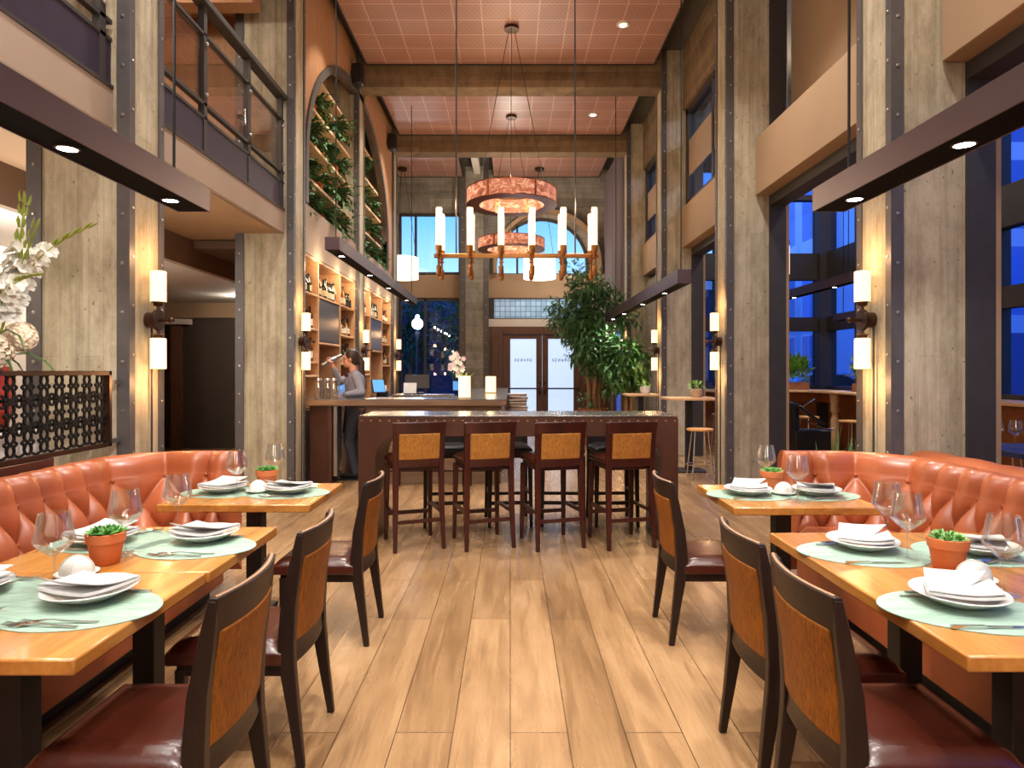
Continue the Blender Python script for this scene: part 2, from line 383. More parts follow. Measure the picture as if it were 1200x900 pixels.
X['linen'] = mk('white linen', '#c8c7c5', .85, var=(40, .03, (1,1,1)), bmp=(300, .05), sheen=.2)
X['bisque'] = mk('unglazed white ceramic', '#d6d2cb', .6, var=(5, .04, (1,1,1)))
X['terra'] = mk('terracotta', '#cd7442', .8, var=(7, .12, (1,1,1)), bmp=(80, .05))
X['soil'] = mk('dark soil', '#3a271a', .95, bmp=(60, .6))
X['succ'] = mk('succulent leaf', '#7fae62', .45, var=(20, .35, (1,1,1)))
X['succ2'] = mk('jade leaf', '#4f8a38', .4, var=(20, .4, (1,1,1)))
X['leaf'] = mk('deep green leaf', '#3f6b32', .42, var=(9, .55, (1,1,1)))
X['leaf2'] = mk('ficus leaf', '#55804e', .36, var=(5, .55, (1,1,1)))
X['fern'] = mk('fern leaf', '#2f5626', .75, var=(6, .6, (1,1,1)))
X['herb'] = mk('bright herb leaf', '#7fb04a', .45, var=(12, .4, (1,1,1)))
X['bark'] = mk('pale bark', '#9a7350', .8, var=(14, .3, (1,1,.2)), bmp=(30, .4))
X['bloom'] = mk('white petal', '#f4f3ea', .6, var=(12, .05, (1,1,1)), sheen=.2)
X['cream'] = mk('cream petal', '#ecd9bf', .6, var=(12, .08, (1,1,1)))
X['stemgreen'] = mk('pale green stem', '#9db04a', .5, var=(12, .25, (1,1,1)))
X['pink'] = mk('pale pink petal', '#e8c6cc', .6)
X['redvase'] = mk('red glazed vase', '#a8382a', .2, coat=.5)
X['pot_w'] = mk('white glazed pot', '#d8d2c8', .4)
X['pot_g'] = mk('clay grey pot', '#b29478', .7)
X['pot_b'] = mk('brown planter', '#9a5b34', .7)
X['glass'] = glass_mat('clear wine glass', '#f8f8f6', .3, .05, 0.0, diff=('#f4f4f2', .0, .10), top=.4)
X['window'] = glass_mat('window glass', '#f2f6fa', .25, .05)
X['winb'] = glass_mat('dusk window glass', '#dce8ff', .1, .03, top=.3)
X['railglass'] = glass_mat('railing glass', '#efe8e2', .25, .06)
X['sconce'] = glow('lit frosted sconce glass', '#ffd49a', 2.1)
X['tubeglow'] = glow('lit frosted tube', '#ffd9b4', 1.35)
X['mica'] = glow('lit amber mica', '#b0684c', .85, (7, '#6a3420', '#f4cba8', (1,1,1.6)))
X['drum'] = glow('lit white drum shade', '#fff4e4', 1.5)
X['candle'] = glow('lit candle lantern', '#ffdfa8', 1.6)
X['led'] = glow('lit LED lens', '#fff6e8', 28)
X['down'] = glow('lit downlight lens', '#ffe9c8', 12)
X['bluescr'] = glow('lit blue screen', '#4a8ad0', .8)
X['whitescr'] = mk('white paper', '#e8e6e2', .7)
X['frost'] = glow('lit frosted door glass', '#b9d2f2', .95)  # own glow stands in for outside light through the door glass
X['block'] = block_mat()
X['bronze'] = mk('dark bronze', '#4a3428', .4, .8)
X['copper'] = mk('copper', '#a8623a', .3, .95)
X['brass'] = mk('warm brass', '#a8733f', .3, .95)
X['curtain'] = mk('grey mauve curtain', '#6f6468', .8, var=(3, .1, (1,1,.1)))
X['skin'] = mk('skin', '#d39a7c', .5, var=(14, .06, (1,1,1)))
X['hair'] = mk('dark brown hair', '#33201a', .4, var=(60, .3, (1,1,.15)))
X['shirt'] = mk('grey chambray shirt', '#8d8c98', .8, var=(90, .18, (4,4,.1)))
X['pants'] = mk('slate jeans', '#596072', .85, var=(30, .2, (1,1,1)))
X['apron'] = mk('black apron cloth', '#1d1a1c', .85)
X['bow'] = mk('maroon bow tie', '#4a1a22', .6)
X['shoe'] = mk('black shoe leather', '#151213', .35)
X['facade'] = facade_mat('blue grey facade', '#d4e2ff', '#7c9ff0')
X['facade2'] = facade_mat('dark brick facade', '#262b3c', '#3a4460')
X['asphalt'] = mk('asphalt', '#2c2e34', .8)
X['car'] = mk('pale car paint', '#aab4c2', .25, .3, coat=.6)
BOT = [mk('bottle glass %s' % h, h, .12, 0, .6, .3, var=(10, .1, (1,1,1))) for h in ('#3a2416', '#20301c', '#7a4a1c', '#5c2a1a', '#c8b090', '#8a9a98', '#161616', '#b8742c')]
LAB = [mk('bottle label %s' % h, h, .6, var=(30, .15, (1,1,1))) for h in ('#e6dcc8', '#d8c49a', '#24211f', '#c8bca8', '#8a2a20', '#e8e4dc')]
# ================================================================ the room
PY = [4.42, 7.77, 11.1, 14.4]; PD = .42; TOP = 6.95
struct('floor', MB().box(-6.7, 6.4, -4.2, 18, -.12, 0), X['floor'], 'wide oak plank floor running the length of the dining room', 'floor', smooth=None)
struct('ceiling', MB().box(-6.7, 6.4, -4.2, 18, TOP, TOP+.15), X['slab'], 'dark concrete ceiling slab above the hung panels', 'ceiling', smooth=None)
def cpanel(x0, x1, y0, y1, lab):
    o = struct('ceiling_panel', MB().box(x0, x1, y0, y1, 6.68, 6.73), X['ceil'], lab, 'ceiling panel', smooth=None)
    f = MB()
    for a in (x0, x1): f.box(a-.012, a+.012, y0, y1, 6.665, 6.74)
    for a in (y0, y1): f.box(x0, x1, a-.012, a+.012, 6.665, 6.74)
    f.build('panel_edge', X['steel_d'], o, smooth=None)
cpanel(-2.45, 2.45, .6, 4.3, 'red perforated ceiling panel over the dining tables')
cpanel(-2.45, 2.45, 4.95, 7.6, 'red perforated ceiling panel over the communal table')
cpanel(-2.45, 2.45, 8.3, 11.05, 'red perforated ceiling panel in front of the first concrete beam in view')
cpanel(-2.45, 2.45, 11.62, 14.34, 'red perforated ceiling panel between the two concrete beams')
cpanel(-3.0, -1.26, 15.0, 17.45, 'narrow red ceiling panel above the tall blue window at the end wall')
cpanel(-.45, 2.38, 15.0, 17.45, 'red ceiling panel above the entrance arch at the end wall')
for i, y in enumerate(PY):
    struct('ceiling_beam', MB().box(-2.75, 2.75, y+.02, y+.40, 6.32, TOP), X['beam'], ['brown concrete beam over the near pillars', 'brown concrete beam over the second pair of pillars', 'brown concrete ceiling beam in front of the ring lamps', 'slimmer looking concrete beam close to the end wall'][i], 'beam', bevel=.012)
# ---- pillars: concrete body, steel angles, bolts
def pillar(s, y, lab):
    b = MB(); b.box(s*2.6, s*3.28, y, y+PD, 0, TOP)
    o = struct('concrete_pillar', b, X['conc'], lab, 'pillar', bevel=.012)
    a = MB()
    for (fx0, fx1, ay0, ay1) in ((2.6025, 2.675, y-.012, y+.002), (2.588, 2.602, y-.012, y+.055)):
        a.box(s*fx0, s*fx1, ay0, ay1, 0, TOP)
    a.box(s*2.588, s*2.602, y+PD-.055, y+PD+.01, 0, TOP)
    if s < 0: a.box(s*3.19, s*3.292, y-.012, y+.002, 0, TOP)
    a.build('steel_angle', X['steel'], o, smooth=None)
    k = MB(); n = int(TOP/.336)
    for i in range(n):
        z = .17 + i*.336
        k.sphere((s*2.635, y-.014, z), .013, 8, 4, (1, .5, 1)); k.sphere((s*2.586, y+.03, z+.05), .011, 8, 4, (.5, 1, 1)); k.sphere((s*2.586, y+PD-.02, z+.05), .011, 8, 4, (.5, 1, 1))
        if s < 0: k.sphere((s*3.24, y-.014, z), .013, 8, 4, (1, .5, 1))
    k.build('bolts', X['bolt'], o)
    if s > 0:
        p = MB().box(3.1, 3.3, y-.015, y+PD, 0, TOP).build('steel_post', X['steel_d'], o, smooth=None)
        MB().box(3.3, 3.335, y-.015, y+PD, 0, 3.55).build('plaster_return', X['beige'], o, smooth=None)
LN = ['concrete pillar with bolted steel angles behind the lattice screen', 'concrete pillar at the near end of the bar', 'concrete pillar between the two bottle shelving bays', 'slim looking concrete pillar past the far bottle shelving']
RN = ['concrete pillar with bolted steel angles behind the window-side booth', 'concrete pillar between booth and high tables on the window side', 'concrete pillar behind the smaller potted tree', 'far concrete pillar beside the tall potted tree']
for i, y in enumerate(PY): pillar(-1, y, LN[i]); pillar(1, y, RN[i])
# ---- walls that close the room
struct('wall_front', MB().box(-6.7, 6.4, -4.3, -4.15, 0, TOP), X['tan'], 'tan wall behind the viewer', 'wall', smooth=None)
struct('wall_left', MB().box(-5.35, -5.2, -4.15, 9.7, 0, TOP), X['white'], 'pale plaster wall behind the lattice screen', 'wall', smooth=None)
struct('wall_left_passage', MB().box(-6.7, -6.5, 9.7, 18, 0, TOP).box(-6.5, -5.2, 9.55, 9.7, 0, TOP), X['beige'], 'beige wall along the dim passage', 'wall', smooth=None)
struct('wall_left_hall', MB().box(-6.5, -3.1, 12.2, 12.35, 0, 2.45), X['darkwall'], 'dark taupe wall at the end of the passage', 'wall', smooth=None)
struct('wall_left_hall', MB().box(-6.5, -3.1, 12.15, 12.35, 2.45, 3.1), X['beige'], 'beige band above the dark passage wall', 'wall', smooth=None)
d = struct('door_2', MB().box(-6.32, -6.12, 12.06, 12.14, 0, 2.3), X['doorwood'], 'red brown door edge in the dim passage', 'door', bevel=.006)
MB().box(-6.4, -5.95, 12.0, 12.14, 2.32, 2.42).build('door_closer', X['white'], d, smooth=None)
# ---- mezzanine over the passage
struct('ceiling_mezzanine_deck', MB().box(-5.2, -2.75, -4.15, 8.2, 3.1, 3.36), X['tan'], 'tan soffit under the mezzanine', 'ceiling', smooth=None)
struct('ceiling_dropped', MB().box(-5.2, -4.0, -4.15, 9.6, 2.76, 3.1).box(-6.5, -3.1, 9.7, 12.2, 2.76, 3.1).box(-4.0, -3.1, 8.2, 9.7, 3.0, 3.1), X['brownwall'], 'brown dropped bulkhead under the mezzanine', 'ceiling', smooth=None)
struct('ceiling_dropped', MB().box(-5.2, -4.0, -4.15, 9.6, 2.73, 2.76).box(-6.5, -3.1, 9.6, 12.2, 2.73, 2.76), X['white'], 'white dropped ceiling of the passage', 'ceiling', smooth=None)
for a, b_, lab in ((-4.1, PY[0]-.012, 'plaster fascia band under the near mezzanine railing'), (PY[0]+PD, PY[1]-.012, 'plaster fascia band under the glazed mezzanine railing')):
    struct('trim_fascia', MB().box(-2.76, -2.70, a, b_, 3.1, 3.36), X['fascia'], lab, 'trim', smooth=None)
struct('ceiling_mezzanine', MB().box(-5.2, -2.76, -4.1, 8.15, 5.9, 6.0), X['tan'], 'tan ceiling of the mezzanine', 'ceiling', smooth=None)
struct('wall_mezzanine', MB().box(-2.86, -2.76, -4.1, 8.2, 5.9, TOP), X['brownwall'], 'brown wall band above the mezzanine opening', 'wall', smooth=None)
struct('wall_mezzanine', MB().box(-5.19, -5.1, -4.1, 8.15, 3.36, 5.9), X['brownwall'], 'brown rear wall of the mezzanine', 'wall', smooth=None)
struct('wall_mezzanine', MB().box(-5.2, -2.7, 8.15, 8.2, 3.1, TOP), X['woodwall'], 'tan wall closing the mezzanine at the bar', 'wall', smooth=None)
w = MB()
for y in (2.2, 4.7, 6.0, 7.3): w.box(-5.1, -2.9, y, y+.22, 5.6, 5.9)
struct('ceiling_mezzanine_beam', w, X['woodwall'], 'timber beams under the mezzanine ceiling', 'beam', smooth=None)
def railing(y0, y1, posts, lab):
    t = thing('mezzanine_railing', lab, 'railing', (-2.74, (y0+y1)/2, 3.36), kind='structure')
    MB().box(-2.735, -2.71, y0, y1, 3.37, 3.68).build('kick_panel', X['panel_d'], t, smooth=None)
    r = MB().box(-2.76, -2.69, y0, y1, 3.36, 3.385).box(-2.75, -2.70, y0, y1, 3.68, 3.705).box(-2.75, -2.70, y0, y1, 3.80, 3.83).box(-2.75, -2.70, y0, y1, 4.42, 4.445)
    r.build('rail_bar', X['steel_d'], t, smooth=None)
    MB().box(-2.78, -2.66, y0, y1, 4.68, 4.74).build('handrail', X['steel_d'], t, bevel=.01)
    for k, p in enumerate(posts): 
        MB().box(-2.755, -2.70, p-.03, p+.03, 3.36, 4.7).build('post', X['steel_d'], t, smooth=None)
    for a, b_ in zip(posts[:-1], posts[1:]):
        MB().box(-2.73, -2.722, a+.05, b_-.05, 3.84, 4.415).build('glass_pane', X['railglass'], t, smooth=None)
    k = MB()
    for p in posts:
        for z in (3.9, 4.35): k.sphere((-2.69, p, z), .018, 8, 6)
    k.build('bolts', X['bolt'], t)
railing(-1.0, PY[0]-.02, (-.9, .9, 2.6, 4.30), 'dark steel railing of the mezzanine above the lattice screen')
railing(PY[0]+PD, PY[1]-.02, (4.92, 5.75, 6.72, 7.68), 'dark steel and glass mezzanine railing between the two near pillars')
# ---- the bar wall: amber back, white band, arched planting wall
BY0, BY1 = PY[1]+PD, PY[3]
struct('wall_bar', MB().box(-3.12, -3.04, BY0, BY1, 0, 3.0), X['shelf_back'], 'amber timber wall behind the bottle shelving', 'wall', smooth=None)
struct('trim_bar_band', MB().box(-3.1, -2.64, BY0, BY1, 2.99, 3.62), X['fascia'], 'pale band between bottle shelving and planted arch', 'trim', smooth=None)
AC, AZ, AA, AB = 11.1, 4.2, 2.72, 1.98
def ell(a, b, n=40): return [(AC - a*math.cos(PI*i/n), AZ + b*math.sin(PI*i/n)) for i in range(n+1)]
poly = [(BY0, 3.62), (AC-AA, 3.62)] + ell(AA, AB) + [(AC+AA, 3.62), (BY1, 3.62), (BY1, TOP), (BY0, TOP)]
struct('wall_arch', MB().prism(poly, -2.72, -2.63, 'x'), X['woodwall'], 'tan wall with a wide arched opening above the bar shelving', 'wall', smooth=None)
inn = [(AC-AA, 3.62)] + ell(AA, AB) + [(AC+AA, 3.62)]; out = [(AC-AA-.11, 3.62)] + ell(AA+.11, AB+.11) + [(AC+AA+.11, 3.62)]
struct('trim_arch', MB().strip(inn, out, -2.74, -2.60, 'x'), X['steel'], 'dark metal arch edging the planted shelves', 'trim', smooth=30)
struct('wall_arch_back', MB().box(-3.2, -3.14, BY0, BY1, 3.6, TOP), X['woodwall'], 'tan back wall of the planted arch', 'wall', smooth=None)
for z, lab in ((4.1, 'lowest planted shelf board in the arch'), (4.62, 'second planted shelf board in the arch'), (5.13, 'third planted shelf board in the arch'), (5.66, 'topmost shelf board in the arch')):
    hw = AA*math.sqrt(max(0, 1-max(0, (z+.03-AZ)/AB)**2)) - .01
    t = MB().box(-3.14, -2.74, AC-hw, AC+hw, z-.045, z)
    o = t.build('plant_shelf', X['archshelf'], bevel=.005); tag(o, lab, 'shelf', kind='structure')
struct('wall_left_end', MB().box(-3.35, -3.2, BY1, 17.7, 0, TOP), X['brownwall'], 'brown wall beyond the bar', 'wall', smooth=None)
# ---- window side: headers, upper panels, beams
HD = [(-4.1, PY[0]-.016, 'beige header beam over the near window-side booth'), (PY[0]+PD, PY[1]-.016, 'beige header beam between the two near window-side pillars'), (PY[1]+PD, PY[2]-.016, 'beige header beam above the high tables'), (PY[2]+PD, PY[3]-.016, 'beige header beam beyond the smaller potted tree')]
for a, b_, lab in HD:
    struct('trim_header', MB().box(2.93, 3.3, a, b_, 3.55, 4.23), X['beige'], lab, 'trim', bevel=.006)
    struct('trim_steel_lintel', MB().box(3.1, 3.3, a, b_, 3.43, 3.55), X['steel_d'], 'dark steel lintel under the ' + lab[6:], 'trim', smooth=None)
for a, b_, lab in HD[:2]: struct('wall_right_upper', MB().box(3.36, 3.46, a, b_, 4.23, TOP), X['beige'], 'upper beige wall behind the ' + lab[6:], 'wall', smooth=None)
for i, (a, b_, lab) in enumerate(HD[2:]):
    struct('wall_right_upper', MB().box(2.95, 3.3, a, b_, 5.9, TOP), X['beam'], ['board formed concrete band high above the high tables', 'board formed concrete band high behind the far pillars'][i], 'wall', smooth=None)
    f = MB().box(3.0, 3.1, a, a+.12, 4.23, 5.9).box(3.0, 3.1, b_-.12, b_, 4.23, 5.9).box(3.0, 3.1, a, b_, 4.23, 4.33).box(3.0, 3.1, a, b_, 5.8, 5.9).box(3.0, 3.1, (a+b_)/2-.04, (a+b_)/2+.04, 4.33, 5.8)
    o = struct('window_%d' % (7+i), f, X['steel_d'], ['dark upper window above the high tables', 'dark upper window by the far pillars'][i], 'window', smooth=None)
    MB().box(3.05, 3.06, a+.12, b_-.12, 4.33, 5.8).build('pane', X['winb'], o, smooth=None)
    MB().box(3.02, 3.04, a+.12, b_-.12, 4.75, 5.35).build('roller_blind', X['fascia'], o, smooth=None)
struct('wall_right_concrete', MB().box(3.0, 3.2, PY[2]+PD, PY[3], 0, 3.43), X['conc2'], 'grey concrete wall behind the potted trees', 'wall', smooth=None)
struct('wall_right_end', MB().box(2.72, 2.9, PY[3]+PD, 17.7, 0, TOP), X['conc2'], 'concrete wall by the entrance', 'wall', smooth=None)
# ---- end wall
YB = 17.7
struct('wall_back', MB().box(-6.5, -3.03, YB, YB+.2, 0, TOP).box(-3.03, -1.35, YB, YB+.2, 5.71, TOP), X['conc2'], 'grey board formed concrete above the tall blue window', 'wall', smooth=None)
struct('wall_back_panel', MB().box(-3.03, -1.3, YB-.03, YB+.2, 3.43, 4.1), X['beige'], 'beige panel between the upper and lower end windows', 'wall', smooth=None)
struct('wall_back_base', MB().box(-3.03, -1.35, YB, YB+.2, 0, .5), X['brownwall'], 'low wall under the street window', 'wall', smooth=None)
p = struct('concrete_pilaster', MB().box(-1.28, -.6, YB-.3, YB+.2, 0, TOP), X['conc2'], 'pale concrete pilaster between street window and entrance', 'pillar', bevel=.01)
MB().box(-1.36, -1.2, YB-.32, YB-.29, 0, TOP).box(-.72, -.58, YB-.32, YB-.29, 0, TOP).build('steel_angle', X['steel'], p, smooth=None)
k = MB()
for i in range(20):
    for x in (-1.28, -.65): k.sphere((x, YB-.325, .2+i*.336), .016, 8, 4)
k.build('bolts', X['bolt'], p)
GX, GZ, GR = .85, 4.34, 1.28
poly = [(-.6, 4.1), (GX-GR, 4.1)] + [(GX-GR*math.cos(PI*i/32), GZ+GR*math.sin(PI*i/32)) for i in range(33)] + [(GX+GR, 4.1), (2.72, 4.1), (2.72, TOP), (-.6, TOP)]
struct('wall_back_arch', MB().prism(poly, YB, YB+.2, 'y'), X['conc2'], 'grey concrete wall around the arched window', 'wall', smooth=None)
def ga(r, cx=GX, cz=GZ): return [(cx-r, 4.1)] + [(cx-r*math.cos(PI*i/32), cz+r*math.sin(PI*i/32)) for i in range(33)] + [(cx+r, 4.1)]
struct('trim_arch_lining', MB().strip(ga(1.36, 1.0, 4.36), ga(1.47, 1.0, 4.36), YB-.25, YB, 'y'), X['beige'], 'beige lining of the arched window recess', 'trim')
struct('trim_arch_edge', MB().strip(ga(1.455, 1.0, 4.36), ga(1.50, 1.0, 4.36), YB-.28, YB-.2, 'y'), X['steel_d'], 'thin dark arch line around the arched window', 'trim')
f = MB().strip(ga(GR-.07), ga(GR+.01), YB-.02, YB+.06, 'y').box(GX-GR, GX+GR, YB-.02, YB+.06, 4.06, 4.12)
for x in (GX-.66, GX+.66): f.box(x-.03, x+.03, YB-.02, YB+.06, 4.1, GZ+math.sqrt(GR**2-.66**2)-.02)
o = struct('window_1', f, X['steel_d'], 'arched window above the entrance', 'window', smooth=None)
MB().prism(ga(GR-.05), YB+.01, YB+.018, 'y').build('pane', X['window'], o, smooth=None)
struct('wall_back_band', MB().box(-.6, 2.72, YB-.03, YB+.2, 3.43, 4.1), X['beige'], 'beige band between arched window and glass blocks', 'wall', smooth=None)
o = struct('window_2', MB().box(-.6, 2.2, YB-.04, YB+.1, 3.41, 3.45).box(-.6, 2.2, YB-.04, YB+.1, 2.87, 2.9).box(-.6, -.44, YB-.04, YB+.1, 2.9, 3.41).box(1.95, 2.2, YB-.04, YB+.1, 2.9, 3.41), X['steel_d'], 'glass block transom above the entrance doors', 'window', smooth=None)
MB().box(-.44, 1.95, YB, YB+.06, 2.9, 3.41).build('glass_blocks', X['block'], o, smooth=None)
struct('wall_back_header', MB().box(-.6, 2.72, YB-.06, YB+.2, 2.66, 2.87).box(2.2, 2.72, YB-.04, YB+.2, 2.87, 3.43), X['white'], 'pale header above the entrance doors', 'wall', smooth=None)
e = MB().box(-.6, -.20, YB-.1, YB+.2, 0, 2.66).box(1.92, 2.72, YB-.1, YB+.2, 0, 2.66).box(-.20, 1.92, YB-.1, YB+.2, 2.45, 2.66)
o = struct('trim_door_surround', e, X['doorwood'], 'brown panelled surround of the entrance doors', 'trim', bevel=.008)
MB().box(-.5, -.32, YB-.13, YB-.1, .2, 2.4).box(2.02, 2.2, YB-.13, YB-.1, .2, 2.4).box(2.3, 2.6, YB-.13, YB-.1, .2, 2.4).build('raised_panel', X['doorwood'], o, bevel=.01)
def leaf_door(n, x0, x1, lab, hs):
    f = MB(); px0, px1 = x0+.2, x1-.16
    if hs < 0: px0, px1 = x0+.16, x1-.2
    f.box(x0, px0, YB-.06, YB, .01, 2.44).box(px1, x1, YB-.06, YB, .01, 2.44).box(px0, px1, YB-.06, YB, .01, .33).box(px0, px1, YB-.06, YB, 2.33, 2.44)
    o = struct('door_%d' % n, f, X['doorwood'], lab, 'door', bevel=.006)
    MB().box(px0, px1, YB-.035, YB-.02, .33, 2.33).build('frosted_pane', X['frost'], o, smooth=None)
    MB().tube([(x0+.08, YB-.12, .98), (x1-.08, YB-.12, .98)], .022, 8).box(x0+.06, x0+.12, YB-.13, YB-.05, .94, 1.02).box(x1-.12, x1-.06, YB-.13, YB-.05, .94, 1.02).build('push_bar', X['bronze'], o)
    hx = x1-.07 if hs > 0 else x0+.07
    MB().cyl((hx, YB-.09, .82), .03, .1, 10).cyl((hx, YB-.09, 1.1), .02, .06, 10).build('handle', X['bronze'], o)
    cu = bpy.data.curves.new('letters', 'FONT'); cu.body = 'GRANGE'; cu.size = .16; cu.align_x = 'CENTER'; cu.align_y = 'CENTER'; cu.space_character = 1.75; cu.extrude = .002; cu.offset = .003
    tmp = bpy.data.objects.new('letters_curve', cu); COL.objects.link(tmp); bpy.context.view_layer.update()
    me = bpy.data.meshes.new_from_object(tmp.evaluated_get(bpy.context.evaluated_depsgraph_get())); bpy.data.objects.remove(tmp)
    cx = (px0+px1)/2
    for v in me.vertices: v.co = Vector((cx - v.co.x*.50, YB-.038, 1.88 - .13 + v.co.y*.72))   # read from outside, so mirrored in here
    me.materials.clear(); me.materials.append(X['black']); me.name = 'lettering'
    t = bpy.data.objects.new('lettering', me); COL.objects.link(t); t.parent = o
leaf_door(1, -.20, .865, 'entrance door leaf next to the pilaster, frosted glass with mirrored lettering', 1)
leaf_door(3, .87, 1.92, 'entrance door leaf next to the potted tree, frosted glass with mirrored lettering', -1)
f = MB(); zs = (4.1, 5.71)
f.box(-3.03, -1.35, YB-.03, YB+.05, 4.08, 4.15).box(-3.03, -1.35, YB-.03, YB+.05, 5.68, 5.75)
for x in (-3.0, -2.58, -1.95, -1.38): f.box(x-.03, x+.03, YB-.03, YB+.05, 4.1, 5.71)
o = struct('window_3', f, X['steel_d'], 'tall blue upper window in the end wall', 'window', smooth=None)
MB().box(-3.0, -1.38, YB+.005, YB+.013, 4.1, 5.71).build('pane', X['window'], o, smooth=None)
f = MB().box(-3.03, -1.35, YB-.03, YB+.06, 3.36, 3.45).box(-3.03, -1.35, YB-.03, YB+.06, .48, .56)
for x in (-3.0, -2.32, -1.38): f.box(x-.035, x+.035, YB-.03, YB+.06, .5, 3.43)
o = struct('window_4', f, X['steel_d'], 'dark street window behind the bar', 'window', smooth=None)
MB().box(-3.0, -1.38, YB+.005, YB+.013, .5, 3.43).build('pane', X['winb'], o, smooth=None)
# side glass by the entrance and the tall curtain
f = MB().box(2.62, 2.74, 15.3, 15.4, 0, 2.5).box(2.62, 2.74, 16.5, 16.6, 0, 2.5).box(2.62, 2.74, 15.3, 16.6, 2.45, 2.6)
o = struct('window_5', f, X['doorwood'], 'narrow blue side window beside the tall potted tree', 'window', smooth=None)
MB().box(2.70, 2.712, 15.4, 16.5, .1, 2.45).build('pane', glow('dusk lit side pane', '#3558b8', .6), o, smooth=None)  # the pane glows by itself in place of dusk light behind it
def fold(u, v): return (2.58 + .045*math.sin(u*2*PI*14) + .01*math.sin(u*60+v*3), 14.95+u*2.6, 2.75+v*3.9)
def fold2(u, v): p = fold(u, v); return (p[0]+.02, p[1], p[2])
o = MB().shell(fold, fold2, 168, 6).build('curtain', X['curtain'], smooth=60); tag(o, 'tall grey mauve curtain on the wall by the entrance arch', 'curtain')
MB().tube([(2.58, 14.9, 6.67), (2.58, 17.6, 6.67)], .02, 8).build('curtain_rod', X['steel_d'], o)
# ---- window room beyond the pillars
XW, YW = 6.2, 12.8
ZB = [(1.06, 1.16), (2.24, 2.51), (3.25, 3.77), (4.82, 4.92), (6.3, TOP)]
struct('wall_right_dado', MB().box(XW, XW+.2, -4.15, YW+.2, 0, 1.08).box(3.2, XW, YW, YW+.2, 0, 1.08), X['pot_b'], 'brown timber dado under the side windows', 'wall', smooth=None)
def window_bay(n, y0, y1, lab):
    f = MB()
    for a, b_ in ZB: f.box(XW-.03, XW+.15, y0, y1, a, b_)
    f.box(XW-.06, XW+.18, y0, y0+.1, 1.08, TOP).box(XW-.06, XW+.18, y1-.1, y1, 1.08, TOP)
    m = (y0+y1)/2; f.box(XW, XW+.08, m-.03, m+.03, 1.08, TOP)
    o = struct('window_%d' % n, f, X['steel_d'], lab, 'window', smooth=None)
    MB().box(XW+.05, XW+.06, y0+.1, y1-.1, 1.1, 6.3).build('pane', X['winb'], o, smooth=None)
window_bay(9, -3.3, .9, 'side window beside the viewer'); window_bay(10, .9, 3.3, 'side window near the viewer')
window_bay(11, 3.3, 5.7, 'side window level with the near booth'); window_bay(12, 5.7, 8.36, 'blue side window at the edge of the frame, past the near pillar')
window_bay(13, 8.36, 10.5, 'blue side window with potted plant, level with the high tables'); window_bay(14, 10.5, YW, 'blue side window closing on the dark corner post')
f = MB()
for a, b_ in ZB: f.box(3.2, XW, YW-.03, YW+.15, a, b_)
for x in (3.25, 4.1, 5.2, 6.12): f.box(x-.06, x+.06, YW-.06, YW+.18, 1.08, TOP)
f.box(XW-.16, XW+.16, YW-.16, YW+.16, 0, TOP)
o = struct('window_6', f, X['steel_d'], 'blue end window of the window room beyond the counter', 'window', smooth=None)
MB().box(3.2, XW, YW+.05, YW+.06, 1.1, 6.3).build('pane', X['winb'], o, smooth=None)
# ================================================================ furniture of the dining area
def clampi(u, a, b): return max(a, min(b, u))
# ---- tables
def dining_table(x0, x1, y0, y1, legs, lab, group, gap=None):
    cx, cy = (x0+x1)/2, (y0+y1)/2
    t = thing('dining_table', lab, 'table', (cx, cy, 0), 0, group)
    MB().box(x0, x1, y0, y1, .708, .75).build('table_top', X['table'], t, bevel=.006, seg=2)
    for lx, ly in legs:
        p = MB().box(lx-.043, lx+.043, ly-.043, ly+.043, .03, .69).box(lx-.16, lx+.16, ly-.16, ly+.16, .69, .7075)
        p.build('pedestal', X['black'], t, bevel=.004)
        b = MB()
        for dx, dy in ((1,0),(-1,0),(0,1),(0,-1)):
            b.add([(lx+dx*.03-dy*.03, ly+dy*.03+dx*.03, .012), (lx+dx*.03+dy*.03, ly+dy*.03-dx*.03, .012), (lx+dx*.29+dy*.022, ly+dy*.29-dx*.022, .012), (lx+dx*.29-dy*.022, ly+dy*.29+dx*.022, .012),
                   (lx+dx*.03-dy*.03, ly+dy*.03+dx*.03, .05), (lx+dx*.03+dy*.03, ly+dy*.03-dx*.03, .05), (lx+dx*.29+dy*.022, ly+dy*.29-dx*.022, .03), (lx+dx*.29-dy*.022, ly+dy*.29+dx*.022, .03)],
                  [(3,2,1,0),(4,5,6,7),(0,1,5,4),(1,2,6,5),(2,3,7,6),(3,0,4,7)])
            b.cyl((lx+dx*.28, ly+dy*.28, 0), .022, .014, 10)
        b.build('cross_base', X['black'], t)
    return t
G = 'honey oak dining tables'
dining_table(-1.87, -1.06, 1.575, 2.255, [(-1.46, 1.92)], 'oak table in front, cut by the frame edge, on the lattice-screen side', G)
dining_table(-1.87, -1.05, 2.262, 2.92, [(-1.46, 2.62)], 'oak table pushed end to end behind the front one on the lattice-screen side', G)
dining_table(-1.86, -1.05, 3.40, 4.06, [(-1.46, 3.73)], 'farther small oak table standing alone on the lattice-screen side', G)
dining_table(1.125, 2.02, 1.593, 2.815, [(1.52, 1.95), (1.52, 2.50)], 'long oak table set for four on the window side', G)
dining_table(1.15, 1.92, 3.33, 4.0, [(1.53, 3.67)], 'farther small oak table on the window side', G)
